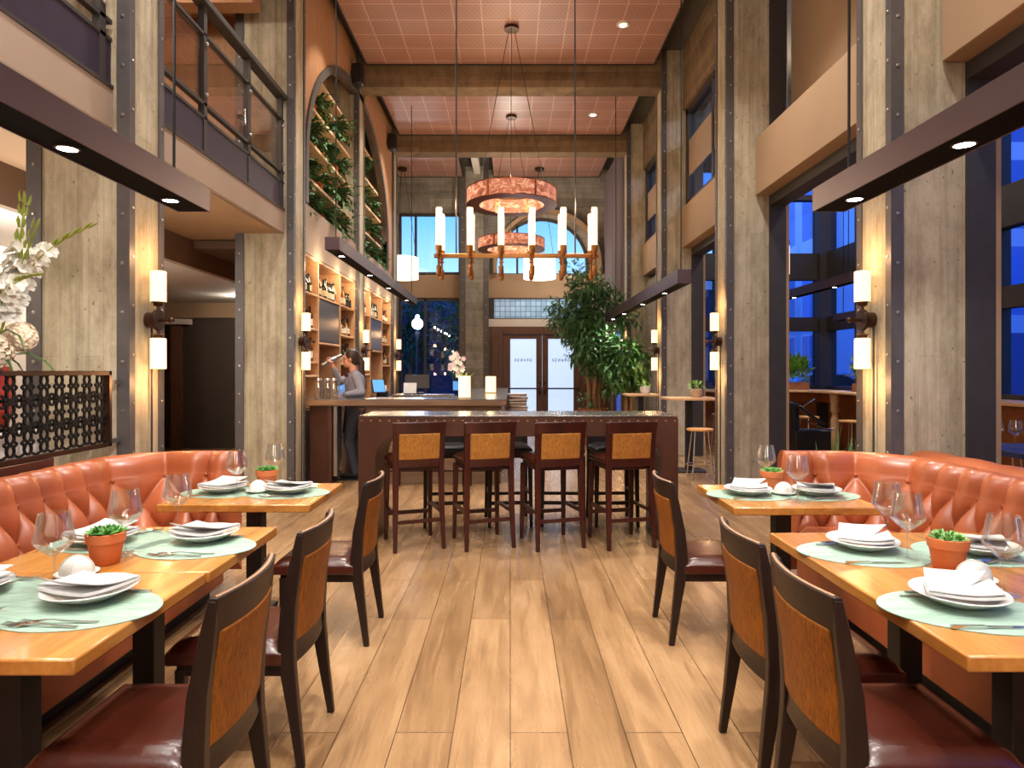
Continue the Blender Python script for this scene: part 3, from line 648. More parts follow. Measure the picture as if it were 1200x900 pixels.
# ---- dining chair: faces +x
def make_chair():
    t = thing('dining_chair', '', 'chair', (0,0,0), 0, 'dark wood dining chairs along the aisle')
    bow = lambda y: -.035*(1-(y/.21)**2)
    def bx(z):
        if z < .42: return -.262 + .057*(z/.42)
        if z < .6: return -.205 - .012*((z-.42)/.18)
        return -.217 - .043*((z-.6)/.26)
    for s in (1, -1):
        m = MB().sweep([(bx(z), s*.192 + (s*.006 if z == 0 else 0), z, hx, hy) for z, hx, hy in ((0, .014, .013), (.2, .021, .016), (.38, .029, .018), (.46, .030, .018), (.6, .027, .018), (.75, .021, .018), (.855, .013, .017))])
        m.build('rear_leg', X['darkwood'], t, bevel=.004)
        m = MB().sweep([(.185, s*.185, 0, .013, .013), (.18, s*.185, .36, .019, .019)]); m.build('front_leg', X['darkwood'], t, bevel=.004)
    def sheet(z0, z1, y0, th, k=1.0, off=0):
        f = lambda u, v: (bx(z0+(z1-z0)*v) + off + bow(-y0+2*y0*u)*k + th/2, -y0+2*y0*u, z0+(z1-z0)*v)
        g = lambda u, v: (bx(z0+(z1-z0)*v) + off + bow(-y0+2*y0*u)*k - th/2, -y0+2*y0*u, z0+(z1-z0)*v)
        return MB().shell(f, g, 14, 6)
    sheet(.764, .862, .208, .026).build('top_rail', X['darkwood'], t, bevel=.003)
    MB().tube([(bx(.862)+bow(-.2+.4*i/12), -.2+.4*i/12, .861) for i in range(13)], .006, 6).build('lighter_edge', X['lighter'], t)  # thin lighter line along the rail's top edge
    sheet(.455, .768, .176, .036).build('back_panel', X['hide'], t, bevel=.006)
    sheet(.375, .458, .178, .028, .8).build('lower_rail', X['darkwood'], t, bevel=.003)
    MB().box(-.20, .195, -.198, .198, .335, .38).build('seat_frame', X['darkwood'], t, bevel=.004)
    def top(u, v):
        x = -.195+.425*u; y = -.215+.43*v; e = min(u, 1-u, v, 1-v)
        return (x, y, .425 + .035*min(1, e/.12)**.5 + .006*math.sin(PI*u)*math.sin(PI*v))
    def bot(u, v): return (-.195+.425*u, -.215+.43*v, .378)
    MB().shell(top, bot, 16, 16).build('seat', X['seat'], t, bevel=.006, seg=2, smooth=50)
    return t
ch = make_chair()
ch['label'] = 'dining chair in front on the lattice-screen side, its seat cut off by the frame'
ch.location = (-1.03, 1.885, 0); ch.rotation_euler = (0,0,PI)
for loc, rz, lab in (((-1.025, 2.565, 0), PI+.0, 'middle dining chair of three on the lattice-screen side'), ((-1.02, 3.62, 0), PI, 'dining chair at the small farther table on the lattice-screen side'),
                     ((1.115, 3.63, 0), 0, 'dining chair at the small farther table on the window side'), ((1.115, 2.41, 0), 0, 'dining chair at the far end of the long window-side table'), ((1.11, 1.89, 0), 0, 'dining chair in front on the window side, with a broad shadow on its seat')):
    dup(ch, loc, rz, lab)
# ---- tufted booths
TA, TR = .0875, .3685      # half the button pitch (metres along), row pitch (share of the back's height)
def tuft(u, v):
    """u along (metres), v 0..1 up the back: diamond tufting below, straight pleats over the roll"""
    p = u/TA/2
    if v < 2*TR:
        q = v/TR/2; d = abs(math.sin(PI*(p+q))*math.sin(PI*(p-q)))**.5
    else: d = abs(math.sin(PI*p))**(.84 - .2*(v-2*TR))
    return .066*d - .046
def back_profile(v):
    """distance outwards from the seat line and height along the padded back: face, roll over the top, outside"""
    if v < .8:
        t = v/.8; return (.02 + .13*t**1.3, .42 + (.80-.42)*t)
    t = (v-.8)/.2; a = PI*t
    return (.15 + .085*(1-math.cos(a)), .80 + .12*math.sin(a) - .10*max(0, t-.5)*2*0)
def booth(s, lab):
    t = thing('booth_bench', lab, 'booth', (s*2.2, 2.0, 0), 0, 'tufted leather booths')
    # path of the seat line: along the wall, round the corner, out along the end
    sx = 2.30; yend = 4.10; r = .22; x_out = 1.83
    pts = []; y = -.6
    L1 = (yend-r) - y; L2 = PI/2*r; L3 = (sx-r) - x_out
    tot = L1+L2+L3
    def path(d):
        if d < L1: return (sx, y+d), (1, 0)
        if d < L1+L2:
            a = (d-L1)/r; return (sx-r+r*math.cos(a), yend-r+r*math.sin(a)), (math.cos(a), math.sin(a))
        return (sx-r-(d-L1-L2), yend), (0, 1)
    nu, nv = 640, 56
    def front(u, v):
        d = tot*u; (px, py), (nx, ny) = path(d); o, z = back_profile(v)
        fade = min(1, (tot-d)/.05)
        tt = tuft(d, v)*fade*(1 if v < .9 else 1-.7*(v-.9)/.1)
        e = max(0, 1-(tot-d)/.04); o += .03*e*e
        o -= tt; z += .4*tt*max(0, (v-.6))
        return (s*(px+nx*o), py+ny*o, z)
    def behind(u, v):
        d = tot*u; (px, py), (nx, ny) = path(d); o, z = back_profile(1)
        return (s*(px+nx*o), py+ny*o, .1 + (z-.1)*v*.985)
    MB().shell(front, behind, nu, nv).build('tufted_back', X['leather'], t, smooth=70)
    knob = None
    for j in (1, 2):
        for i in range(int(tot/TA/2)+1):
            d = (2*i + (j % 2))*TA
            if d > tot-.06 or d < 2.0: continue
            (px, py), (nx, ny) = path(d); o, z = back_profile(TR*j)
            c = (s*(px+nx*(o+.035))-s*2.2, py+ny*(o+.035)-2.0, z)
            if knob is None: knob = MB().sphere((0,0,0), .012, 8, 5).build('button', X['leather'], t, world=False); knob.location = c
            else: dup(knob, c, parent=t)
    # seat: long cushion along the wall with front face, and plinth
    def stop(u, v):
        x = 1.80 + .56*u; yy = -.6 + 4.68*v
        return (s*x, yy, .42 + .05*min(1, min(u, 1.2-u)/.08)**.5 + .006*math.sin(v*40))
    def sbot(u, v): return (s*(1.80+.56*u), -.6+4.68*v, .12)
    MB().shell(stop, sbot, 10, 60).build('seat', X['leather'], t, smooth=60, bevel=.012)
    MB().box(s*1.9, s*2.5, -.6, 4.1, 0, .12).build('plinth', X['black'], t, smooth=None)
    return t
booth(-1, 'orange tan tufted leather corner booth below the lattice screen')
bR = booth(1, 'orange tan tufted leather corner booth on the window side')
# second booth backing on to it, only its rolled top in view
def back_roll(u, v):
    a = PI*1.0*v; yy = -.6 + 5.0*u
    pl = .012*abs(math.sin(PI*yy/.34))**.5
    return (2.80 - (.12+pl)*math.cos(a), yy, .80 + (.11+pl)*math.sin(a))
def back_in(u, v): return (2.80 - .10*math.cos(PI*v), -.6+5.0*u, .1)
t = thing('booth_bench', 'neighbouring leather booth back to back behind the window-side booth', 'booth', (2.8, 2, 0), 0, 'tufted leather booths')
MB().shell(back_roll, back_in, 260, 12).build('backrest', X['leather'], t, smooth=60)
MB().box(2.93, 3.45, -.6, 4.3, .12, .46).build('seat', X['leather'], t, bevel=.03, seg=3)
MB().box(2.95, 3.4, -.6, 4.3, 0, .12).build('plinth', X['black'], t, smooth=None)
# ---- lattice screen on the booth
t = thing('lattice_screen', 'black iron lattice screen of rings and crosses on the booth back', 'screen', (-2.66, 2.7, .955))
f = MB().box(-2.68, -2.635, .9, 4.29, 1.425, 1.452).box(-2.68, -2.635, .9, 4.29, .955, .98).box(-2.68, -2.635, 4.265, 4.29, .955, 1.452).box(-2.68, -2.635, .9, .925, .955, 1.452)
f.build('frame', X['bronze'], t, smooth=None)
l = MB(); per = .125; x = -2.66
def bar(p, q, w=.008):
    l.tube([(x, p[0], p[1]), (x, q[0], q[1])], w*.95, 4)
n = int((4.26-.93)/per)
for i in range(n+1):
    yc = 4.20 - i*per
    for j in range(3):
        zc = 1.058 + j*.152
        for dz in (.034, -.036):
            l.tube([(x, yc+.027*math.cos(2*PI*k/14), zc+dz+.031*math.sin(2*PI*k/14)) for k in range(14)], .0085, 4, True)
        for sy in (1, -1):
            bar((yc+sy*.02, zc+.055), (yc+sy*.0625, zc+.088)); bar((yc+sy*.02, zc-.057), (yc+sy*.0625, zc-.076))
            bar((yc+sy*.022, zc+.016), (yc+sy*.047, zc)); bar((yc+sy*.022, zc-.018), (yc+sy*.047, zc))
            if j < 2: l.tube([(x, yc+sy*(.0625-.022*math.cos(q)), zc+.076+.034*math.sin(q)) for q in [(-PI/2+PI*k/8) for k in range(9)]], .0075, 4)
        if j < 2: bar((yc-.022, zc+.076), (yc+.022, zc+.076), .009)
l.build('lattice', X['iron'], t, smooth=40)
for z in (.97, 1.36): MB().box(-2.675, -2.645, 4.29, 4.41, z, z+.03).build('bracket', X['steel'], t, smooth=None)
o = MB().box(-2.78, -2.635, -.6, 3.75, .86, .952).build('screen_ledge', X['redwood'], bevel=.006); tag(o, 'reddish wood ledge under the lattice screen', 'ledge')
MB().box(-2.78, -2.72, -.6, 3.75, 0, .86).build('support', X['redwood'], o, smooth=None)
# ---- place settings
def make_mat():
    n = 48; P = []
    for k in range(n):
        a = 2*PI*k/n; P.append((.232*math.cos(a), .178*math.sin(a)*(1+.10*math.cos(a))))
    m = MB().prism(P, 0, .0025).build('placemat', X['mat'], smooth=None); return m
def make_plate():
    pr = [(.055, .0), (.06, .004), (.09, .016), (.125, .034), (.131, .038), (.129, .0405), (.118, .036), (.09, .022), (.06, .011), (.0, .009)]
    return MB().lathe(pr[:-1]+[(.001, .009)], 40).build('dinner_plate', X['china'], smooth=50)
def make_napkin():
    t = thing('folded_napkin', '', 'napkin')
    def sheet(c, z, h, th=.004, waves=0, lift=None):
        def f(u, v, dz=0):
            a = [c[0][i]*(1-u)+c[1][i]*u for i in (0,1)]; b = [c[3][i]*(1-u)+c[2][i]*u for i in (0,1)]
            p = [a[i]*(1-v)+b[i]*v for i in (0,1)]
            zz = z + h*(math.sin(PI*u)*math.sin(PI*v))**.6 + waves*math.sin(u*7+v*5) - .012*max(0, 1-(p[0]**2+p[1]**2)/.0144)
            if lift: zz += lift(u, v)
            return (p[0], p[1], zz+dz)
        return MB().shell(lambda u, v: f(u, v, th), lambda u, v: f(u, v), 14, 12)
    q = [(-.125, -.05), (.075, -.09), (.13, .05), (-.045, .10)]
    sheet(q, .042, .004, .008, .0008).build('under_fold', X['linen'], t, smooth=60)
    q2 = [(-.14, -.055), (.02, -.03), (.12, .06), (-.05, .11)]
    sheet([(-.123, -.049), (.077, -.088), (.127, .046), (.0, -.005)], .052, .005, .004, .0008, lambda u, v: .004*u).build('top_fold', X['linen'], t, smooth=60)
    sheet([(-.123, -.049), (.0, -.005), (.122, .05), (-.044, .098)], .052, .006, .004, .0008, lambda u, v: .026*v*v).build('flap', X['linen'], t, smooth=60)
    return t
def make_fork():
    t = MB()
    def outline(L):  # half widths along length
        return L
    # handle + neck + head, gently arched, along x; head toward +x
    secs = [(0, .006, .0022), (.03, .0062, .003), (.09, .0036, .007), (.125, .0028, .011), (.145, .0085, .009), (.162, .0125, .006)]
    vs = []
    for xx, w, z in secs:
        vs += [(xx, -w, z-.0012), (xx, w, z-.0012), (xx, w, z+.0012), (xx, -w, z+.0012)]
    nn = len(secs)
    t.add(vs, [(i*4+k, i*4+(k+1)%4, i*4+4+(k+1)%4, i*4+4+k) for i in range(nn-1) for k in range(4)] + [(3,2,1,0), tuple(range(4*nn-4, 4*nn))])
    for k in range(4):
        y = -.0105 + .007*k
        t.tube([(.160, y, .0062), (.182, y, .005), (.208, y*.95, .010)], [.0019, .0018, .001], 5)
    return t.build('dinner_fork', X['silver'], smooth=50, bevel=0)
def make_knife():
    t = MB()
    secs = [(0, .0055, .0045, .004), (.04, .006, .0045, .004), (.09, .005, .0045, .0035), (.10, .008, .0035, .001), (.16, .0105, .002, .0008), (.20, .008, .002, .0008), (.218, .002, .002, .0006)]
    vs = []
    for xx, w, z, h in secs: vs += [(xx, -w*(.6 if xx > .095 else 1), z-h), (xx, w, z-h), (xx, w, z+h), (xx, -w*(.6 if xx > .095 else 1), z+h)]
    nn = len(secs)
    t.add(vs, [(i*4+k, i*4+(k+1)%4, i*4+4+(k+1)%4, i*4+4+k) for i in range(nn-1) for k in range(4)] + [(3,2,1,0), tuple(range(4*nn-4, 4*nn))])
    return t.build('dinner_knife', X['silver'], smooth=50)
def make_glass():
    pr = [(.0015, .002), (.043, .0), (.0435, .002), (.02, .0045), (.006, .012), (.004, .03), (.0038, .085), (.0055, .108), (.02, .118), (.045, .140), (.0585, .156), (.059, .163), (.055, .185), (.044, .2495), (.0425, .250)]
    g = MB().lathe(pr, 40, cap=False); inner = [(.0425, .250), (.0535, .185), (.0572, .163), (.0568, .157), (.044, .143), (.02, .122), (.0008, .116)]
    g.lathe(inner, 40, cap=False)
    return g.build('wine_glass', X['glass'], smooth=60)
def make_pot(leafmat, kind, name='potted_succulent'):
    t = thing(name, '', 'potted plant')
    MB().lathe([(.043, 0), (.046, .003), (.0585, .078), (.0635, .080), (.0665, .112), (.060, .113), (.057, .095), (.001, .095)], 32).build('terracotta_pot', X['terra'], t, smooth=40)
    s = MB().lathe([(.057, .094), (.04, .100), (.001, .103)], 16); s.build('soil', X['soil'], t)
    l = MB(); rr = random.Random(5 if kind else 9)
    cs = [(0, 0)] + [(.035*math.cos(2*PI*k/5+.4), .035*math.sin(2*PI*k/5+.4)) for k in range(5)]
    for cx, cy in cs:
        for ring, (n, tilt, L) in enumerate(((7, .35, .032), (6, .8, .027), (4, 1.2, .02))):
            for k in range(n):
                a = 2*PI*k/n + ring*.5 + rr.random()*.4
                if kind: L2 = L*(1.25 if ring else 1.5); W = L2*.42
                else: L2 = L*1.15; W = L2*.55
                d = Vector((math.cos(a)*math.cos(tilt), math.sin(a)*math.cos(tilt), math.sin(tilt)))
                p = Vector((cx, cy, .102 + ring*.004 + rr.random()*.006))
                q = p + d*L2; m = p + d*(L2*.55); sd = d.cross(Vector((0,0,1))).normalized(); up = sd.cross(d).normalized()
                l.add([p, m+sd*W/2, q, m-sd*W/2, m+up*W*.22, m-up*W*.12], [(0,1,4),(1,2,4),(2,3,4),(3,0,4),(1,0,5),(2,1,5),(3,2,5),(0,3,5)])
    l.build('leaves', leafmat, t, smooth=80)
    return t
def make_dome():
    t = thing('ceramic_dome', '', 'dish')
    MB().lathe([(.03, 0), (.05, .004), (.066, .012), (.067, .015), (.05, .012), (.001, .012)], 36).build('saucer', X['bisque'], t, smooth=50)
    d = MB().lathe([(.052*math.cos(a), .013+.056*math.sin(a)) for a in [PI/2*i/10 for i in range(10)]] + [(.001, .069)], 36)
    d.tube([(.054*math.cos(a), 0, .013+.058*math.sin(a)) for a in [PI*i/20 for i in range(21)]], .0022, 6)
    d.tube([(0, .054*math.cos(a), .013+.058*math.sin(a)) for a in [PI*i/20 for i in range(21)]], .0016, 6)
    d.build('dome', X['bisque'], t, smooth=60)
    return t
proto = {}
TZ = .7505
def place(kind, make, x, y, z, rz, lab, cat, group=None):
    if kind not in proto:
        o = proto[kind] = make(); o.location = (x, y, z); o.rotation_euler = (0,0,rz); tag(o, lab, cat, group); return o
    return dup(proto[kind], (x, y, z), rz, lab, group, cat=cat)
def setting(x, y, face, where, mrz=0, forks=2, px=None, py=None, nrz=0):
    """face=+1: the guest sits on the -x side looking to +x; face=-1 the opposite"""
    rz = 0 if face > 0 else PI; px = x if px is None else px; py = y if py is None else py
    place('mat', make_mat, x, y, TZ, rz+mrz, 'oval sage placemat ' + where, 'placemat', 'sage placemats')
    place('plate', make_plate, px, py, TZ+.003, 0, 'white plate under a napkin ' + where, 'plate', 'white dinner plates')
    place('napkin', make_napkin, px, py, TZ+.0035, rz+nrz, 'folded white napkin ' + where, 'napkin', 'white napkins')
    for k in range(forks):
        fx, fy = x - face*(.12 - .035*k), y + face*(.112 + .036*k)
        place('fork', make_fork, fx, fy, TZ+.003, rz + face*(.05 if k else -.05), ('inner' if not k else 'outer') + ' fork ' + where, 'fork', 'forks')
    place('knife', make_knife, x - face*.13, y - face*.135, TZ+.003, rz, 'knife ' + where, 'knife', 'knives')
setting(-1.262, 1.91, -1, 'on the first screen-side table, aisle side', -.12, px=-1.285, py=1.985)
setting(-1.245, 2.58, -1, 'on the second screen-side table, aisle side', -.1, px=-1.26, py=2.68)
setting(-1.63, 2.66, 1, 'on the second screen-side table, booth side', .1, px=-1.66, py=2.63)
setting(-1.70, 2.01, 1, 'on the first screen-side table, booth side', .1)
setting(-1.27, 3.72, -1, 'on the small screen-side table, aisle side', 0)
setting(-1.66, 3.745, 1, 'on the small screen-side table, booth side', 0)
setting(1.345, 2.486, 1, 'at the far end of the long table, aisle side', -.15, px=1.385, py=2.55)
setting(1.325, 1.893, 1, 'at the front of the long table, aisle side', -.15, px=1.345, py=1.945)
setting(1.80, 2.486, -1, 'at the far end of the long table, booth side', -.15)
setting(1.82, 1.93, -1, 'at the front of the long table, booth side', -.15)
setting(1.345, 3.67, 1, 'on the small window-side table, aisle side', 0)
setting(1.73, 3.66, -1, 'on the small window-side table, booth side', 0)
for x, y, lab in ((-1.452, 2.065, 'wine glass at the front of the screen-side tables, before the white dome'), (-1.468, 2.474, 'wine glass directly behind the terracotta pot on the screen-side tables'), (-1.452, 2.83, 'wine glass at the far edge of the second screen-side table'),
                  (-1.543, 3.66, 'wine glass in front on the small farther screen-side table'), (-1.455, 4.01, 'wine glass behind the pot on the small farther screen-side table'),
                  (1.532, 2.634, 'wine glass at the far end of the long window-side table'), (1.47, 2.40, 'middle wine glass of the long window-side table, beside the terracotta pot'), (1.545, 2.03, 'wine glass at the front of the long window-side table, beside the white dome'),
                  (1.556, 3.95, 'wine glass behind the pot on the small farther window-side table'), (1.545, 3.49, 'wine glass in front on the small farther window-side table')):
    place('glass', make_glass, x, y, TZ, 0, lab, 'wine glass', 'wine glasses')
proto['pot'] = make_pot(X['succ2'], 1); proto['pot'].location = (-1.475, 2.365, TZ)
tag(proto['pot'], 'terracotta pot of leafy green jade plant on the screen-side double table', 'potted plant', 'terracotta pots on the tables')
p2 = make_pot(X['succ'], 0); p2.location = (1.545, 2.29, TZ); tag(p2, 'terracotta pot with pale rosette succulents on the long window-side table', 'potted plant', 'terracotta pots on the tables')
dup(proto['pot'], (-1.452, 3.87, TZ), .8, 'terracotta succulent pot on the small farther screen-side table')
dup(p2, (1.54, 3.82, TZ), .6, 'terracotta succulent pot on the small farther window-side table')
for x, y, rz, lab in ((-1.48, 2.215, .3, 'white ceramic dome in front of the pot on the screen-side double table'), (1.54, 2.155, -.3, 'white ribbed dome on a saucer on the long window-side table'), (-1.455, 3.745, 0, 'white ceramic dome on the small farther screen-side table'), (1.55, 3.68, 0, 'white ceramic dome on the small farther window-side table')):
    place('dome', make_dome, x, y, TZ, rz, lab, 'dish', 'white ceramic domes')
# ---- communal table: riveted metal clad waterfall
CX0, CX1, CY0, CY1, CZ = -1.285, 1.42, 5.48, 6.10, 1.075
t = thing('communal_table', 'long high table clad in riveted brown metal with rounded inner corners', 'table', ((CX0+CX1)/2, (CY0+CY1)/2, 0))
def wf(x0, x1, z1, r_out, th, ap, r_in):
    o = [(x0, 0), (x0, z1-r_out)] + arc((x0+r_out, z1-r_out), r_out, PI, PI/2, 6)[1:] + arc((x1-r_out, z1-r_out), r_out, PI/2, 0, 6) + [(x1, 0)]
    i = [(x1-th, 0)] + arc((x1-th-r_in, z1-ap-r_in), r_in, 0, PI/2, 10) + arc((x0+th+r_in, z1-ap-r_in), r_in, PI/2, PI, 10) + [(x0+th, 0)]
    return o + i
MB().prism(wf(CX0, CX1, CZ-.012, .02, .145, .165, .20), CY0, CY1, 'y').build('clad_body', X['clad'], t, smooth=30, bevel=.004)
MB().box(CX0+.004, CX1-.004, CY0-.004, CY1+.004, CZ-.011, CZ).build('table_top', X['zinc'], t, bevel=.003)
k = MB(); n = 34
for i in range(n+1):
    xx = CX0+.03 + (CX1-CX0-.06)*i/n
    k.sphere((xx, CY0-.003, CZ-.045), .0095, 8, 5, (1,.6,1)); k.sphere((xx, CY0+.02, CZ+.001), .008, 8, 5, (1,1,.6)); k.sphere((xx, CY1-.02, CZ+.001), .008, 8, 5, (1,1,.6))
for i in range(8):
    yy = CY0+.02 + (CY1-CY0-.04)*i/7
    for xx in (CX0+.02, CX1-.02): k.sphere((xx, yy, CZ+.001), .008, 8, 5, (1,1,.6))
k.build('rivets', X['rivet'], t)
# ---- bar stools at it: face +y
def make_stool(wood, hide, name='bar_stool'):
    t = thing(name, '', 'bar stool')
    for s in (1, -1):
        MB().sweep([(s*.200, -.235, 0, .015, .016), (s*.19, -.205, .35, .02, .022), (s*.187, -.195, .70, .022, .024), (s*.192, -.215, .9, .021, .02), (s*.205, -.245, 1.035, .017, .014)]).build('rear_leg', wood, t, bevel=.004)
        MB().sweep([(s*.195, .215, 0, .014, .014), (s*.185, .19, .66, .022, .022)]).build('front_leg', wood, t, bevel=.004)
        MB().cbox((s*.19, -.005, .30), (.011, .205, .014)).build('side_stretcher', wood, t)
    MB().cbox((0, -.218, .235), (.185, .010, .015)).build('rear_stretcher', wood, t)
    MB().cbox((0, .205, .225), (.185, .012, .016)).build('foot_rest', wood, t)
    bw = lambda x: -.02*(1-(x/.2)**2)
    def sh(z0, z1, w, th, yo):
        f = lambda u, v: (-w+2*w*u, yo(z0+(z1-z0)*v)+bw(-w+2*w*u)-th/2, z0+(z1-z0)*v); g = lambda u, v: (-w+2*w*u, yo(z0+(z1-z0)*v)+bw(-w+2*w*u)+th/2, z0+(z1-z0)*v)
        return MB().shell(f, g, 10, 4)
    yo = lambda z: -.195 - .05*max(0, (z-.7)/.335)
    sh(.945, 1.04, .215, .028, yo).build('top_rail', wood, t, bevel=.004)
    sh(.735, .946, .168, .036, yo).build('back_panel', hide, t, bevel=.006)
    sh(.672, .740, .18, .03, yo).build('lower_rail', wood, t, bevel=.004)
    MB().box(-.19, .19, -.19, .2, .64, .69).build('seat_frame', wood, t, bevel=.004)
    def top(u, v):
        e = min(u, 1-u, v, 1-v); return (-.205+.41*u, -.19+.42*v, .725+.03*min(1, e/.12)**.5)
    MB().shell(top, lambda u, v: (-.205+.41*u, -.19+.42*v, .69), 14, 14).build('seat', X['seat'] if wood == X['redwood'] else X['seat_bk'], t, bevel=.006, smooth=50)
    return t
st = make_stool(X['redwood'], X['hide2']); st.location = (-.815, 5.46, 0); st.rotation_euler = (0,0,.36)
tag(st, 'cowhide backed bar stool at the bar end of the communal table', 'bar stool', 'mahogany bar stools facing the communal table')
for x, y, rz, lab in ((-.235, 5.49, .32, 'second cowhide backed bar stool from the bar end'), (.345, 5.49, .29, 'third cowhide backed bar stool from the bar end'), (.935, 5.51, .24, 'cowhide backed bar stool at the window end of the communal table')):
    dup(st, (x, y, 0), rz, lab)
s2 = make_stool(X['darkwood'], X['seat_bk']); s2.location = (-.62, 6.22, 0); s2.rotation_euler = (0,0,PI+.12)
tag(s2, 'dark stool across the communal table, behind the stool at the bar end', 'bar stool', 'dark stools on the far side of the communal table')
for x, rz, lab in ((-.02, PI+.1, 'dark stool across the communal table, behind the second stool'), (.50, PI-.05, 'dark stool across the communal table, behind the third stool'), (.98, PI+.06, 'dark stool across the communal table at the window end')):
    dup(s2, (x, 6.24, 0), rz, lab)
# ================================================================ bar, lamps
# ---- bottle shelving, one unit per bay
def shelving(y0, y1, lab):
    t = thing('bottle_shelving', lab, 'shelving', (-2.83, (y0+y1)/2, 0), kind='thing')
    c1, c2 = y0 + (y1-y0)*.26, y0 + (y1-y0)*.66
    x0, x1 = -3.035, -2.65
    f = MB()
    for y in (y0, c1, c2, y1-.03): f.box(x0, x1, y, y+.035, .94, 2.985)
    f.box(x0, x1, y0, y1, 2.95, 2.985)
    f.build('frame', X['shelf'], t, bevel=.004)
    for (a, b, zs) in ((y0, c1, (2.50, 2.03, 1.58, 1.40)), (c1, c2, (2.50, 1.86)), (c2, y1-.03, (2.50, 2.03, 1.58))):
        for z in zs: MB().box(x0, x1-.005, a+.035, b, z-.03, z).build('shelf_board', X['shelf'], t, bevel=.004)
    MB().box(x0, x1-.0, y0, y1, 0, .94).build('base_cupboard', X['darkwood'], t, bevel=.004)
    return c1, c2
def make_bottle(kind, body, label):
    t = thing('bottle', '', 'bottle')
    h = (.30, .28, .25, .32)[kind]; r = (.038, .043, .048, .036)[kind]
    MB().lathe([(r*.9, 0), (r, .006), (r, h*.56), (r*.85, h*.65), (r*.38, h*.76), (r*.34, h*.95), (r*.4, h*.955), (r*.4, h)], 14).build('glass_body', body, t, smooth=40)
    MB().lathe([(r+.0008, h*.16), (r+.0008, h*.46)], 14, cap=False).build('paper_label', label, t)
    MB().lathe([(r*.42, h*.93), (r*.42, h*1.03)], 10).build('cap', X['black'], t, smooth=40)
    return t
bprot = []
for k in range(10):
    b = make_bottle(k % 4, BOT[k % len(BOT)], LAB[(k*5+2) % len(LAB)]); bprot.append(b)
used = set()
def bottle(x, y, z, lab, grp):
    k = R.randrange(10)
    if k not in used:
        used.add(k); o = bprot[k]; o.location = (x, y, z); o.rotation_euler = (0,0,0); o['label'] = lab; o['group'] = grp
    else: dup(bprot[k], (x, y, z), R.random()*6, lab, grp)
for bi, (y0, y1, bay) in enumerate(((PY[1]+PD+.02, PY[2]-.02, 'near bottle shelving'), (PY[2]+PD+.02, PY[3]-.02, 'far bottle shelving'))):
    c1, c2 = shelving(y0, y1, ['maple bottle shelving behind the bartender', 'maple bottle shelving beyond the second wall pillar'][bi])
    for (a, b, zs, col) in ((y0+.04, c1, (2.50, 2.03, 1.58), 'bar-end column'), (c1+.04, c2, (2.50,), 'middle column'), (c2+.04, y1-.03, (2.50, 2.03, 1.58), 'entrance-side column')):
        for z, sh in zip(zs, ('top', 'second', 'third')):
            n = int((b-a)/.092)
            for i in range(n):
                y = a + (b-a)*(i+.5)/n
                bottle(-2.755 + R.uniform(-.02, .02), y, z+.0005, 'bottle on the %s shelf, %s of the %s' % (sh, col, bay), 'bottles on the %s shelf, %s of the %s' % (sh, col, bay))
    t = thing('television', ['dark television in the near bottle shelving, by the bartender', 'dark television in the far bottle shelving'][bi], 'television', (-2.7, (c1+c2)/2, 2.18), kind='thing')
    MB().box(-2.72, -2.665, c1+.045, c2-.01, 1.87, 2.46).build('casing', X['blackpl'], t, bevel=.006)
    MB().box(-2.666, -2.6625, c1+.07, c2-.035, 1.895, 2.435).build('screen', X['screen'], t, smooth=None)
for b in bprot: b['category'] = 'bottle'
# ---- wall speakers high on the arch wall
for y, lab in ((10.75, 'black wall speaker high above the near half of the arch'), (13.9, 'black wall speaker high above the far half of the arch')):
    t = thing('wall_speaker', lab, 'speaker', (-2.55, y, 6.35))
    MB().box(-2.6, -2.44, y-.1, y+.1, 6.18, 6.52).build('cabinet', X['blackpl'], t, bevel=.02)
    MB().box(-2.63, -2.6, y-.03, y+.03, 6.28, 6.42).build('bracket', X['steel_d'], t, smooth=None)
    MB().box(-2.441, -2.434, y-.08, y+.08, 6.2, 6.5).build('grille', X['black'], t, bevel=.003)
# ---- the bar: front run with an opening, then a return towards the entrance
BZ = 1.094
t = thing('bar_counter', 'long bar with grey zinc top, bartender standing behind its open end', 'bar', (-1.4, 8.6, 0))
BF = 8.22
top = [(-2.58, BF), (-.05, BF), (-.05, 14.0), (-.75, 14.0), (-.75, BF+.62), (-1.85, BF+.62), (-1.85, BF+.34), (-2.58, BF+.34)]
MB().prism(top, BZ-.012, BZ, 'z').build('zinc_top', X['zinc'], t, smooth=None)
MB().prism(top, BZ-.085, BZ-.012, 'z').build('timber_edge', X['barwood'], t, bevel=.006)
MB().box(-2.57, -2.33, BF+.08, BF+.14, .0, BZ-.085).box(-2.33, -2.28, BF+.06, BF+.32, 0, BZ-.085).build('end_panel', X['clad'], t, bevel=.006)
MB().box(-2.275, -2.22, BF+.1, BF+.32, .1, BZ-.085).build('steel_end', X['inox'], t, bevel=.006)
MB().box(-1.86, -.13, BF+.12, BF+.17, 0, BZ-.085).box(-.18, -.12, BF+.17, 13.9, 0, BZ-.085).build('front_panel', X['barwood'], t, bevel=.006)
MB().tube([(-1.84, BF-.02, .2), (-.1, BF-.02, .2)], .022, 10).cyl((-1.4, BF-.02, 0), .015, .2, 8).cyl((-.5, BF-.02, 0), .015, .2, 8).build('foot_rail', X['bronze'], t)
MB().box(-1.8, -.8, BF+.3, BF+.95, .82, .86).box(-1.8, -.8, BF+.64, BF+.66, .86, 1.0).box(-1.8, -1.75, BF+.3, BF+.95, 0, .82).box(-.85, -.8, BF+.3, BF+.95, 0, .82).build('steel_sink_bench', X['inox'], t, bevel=.004)
o = MB().box(-2.5, -1.87, 8.60, 9.2, 0.0, .01).build('rubber_mat', X['black'], bevel=.006); tag(o, 'black rubber floor mat under the bartender', 'floor mat')
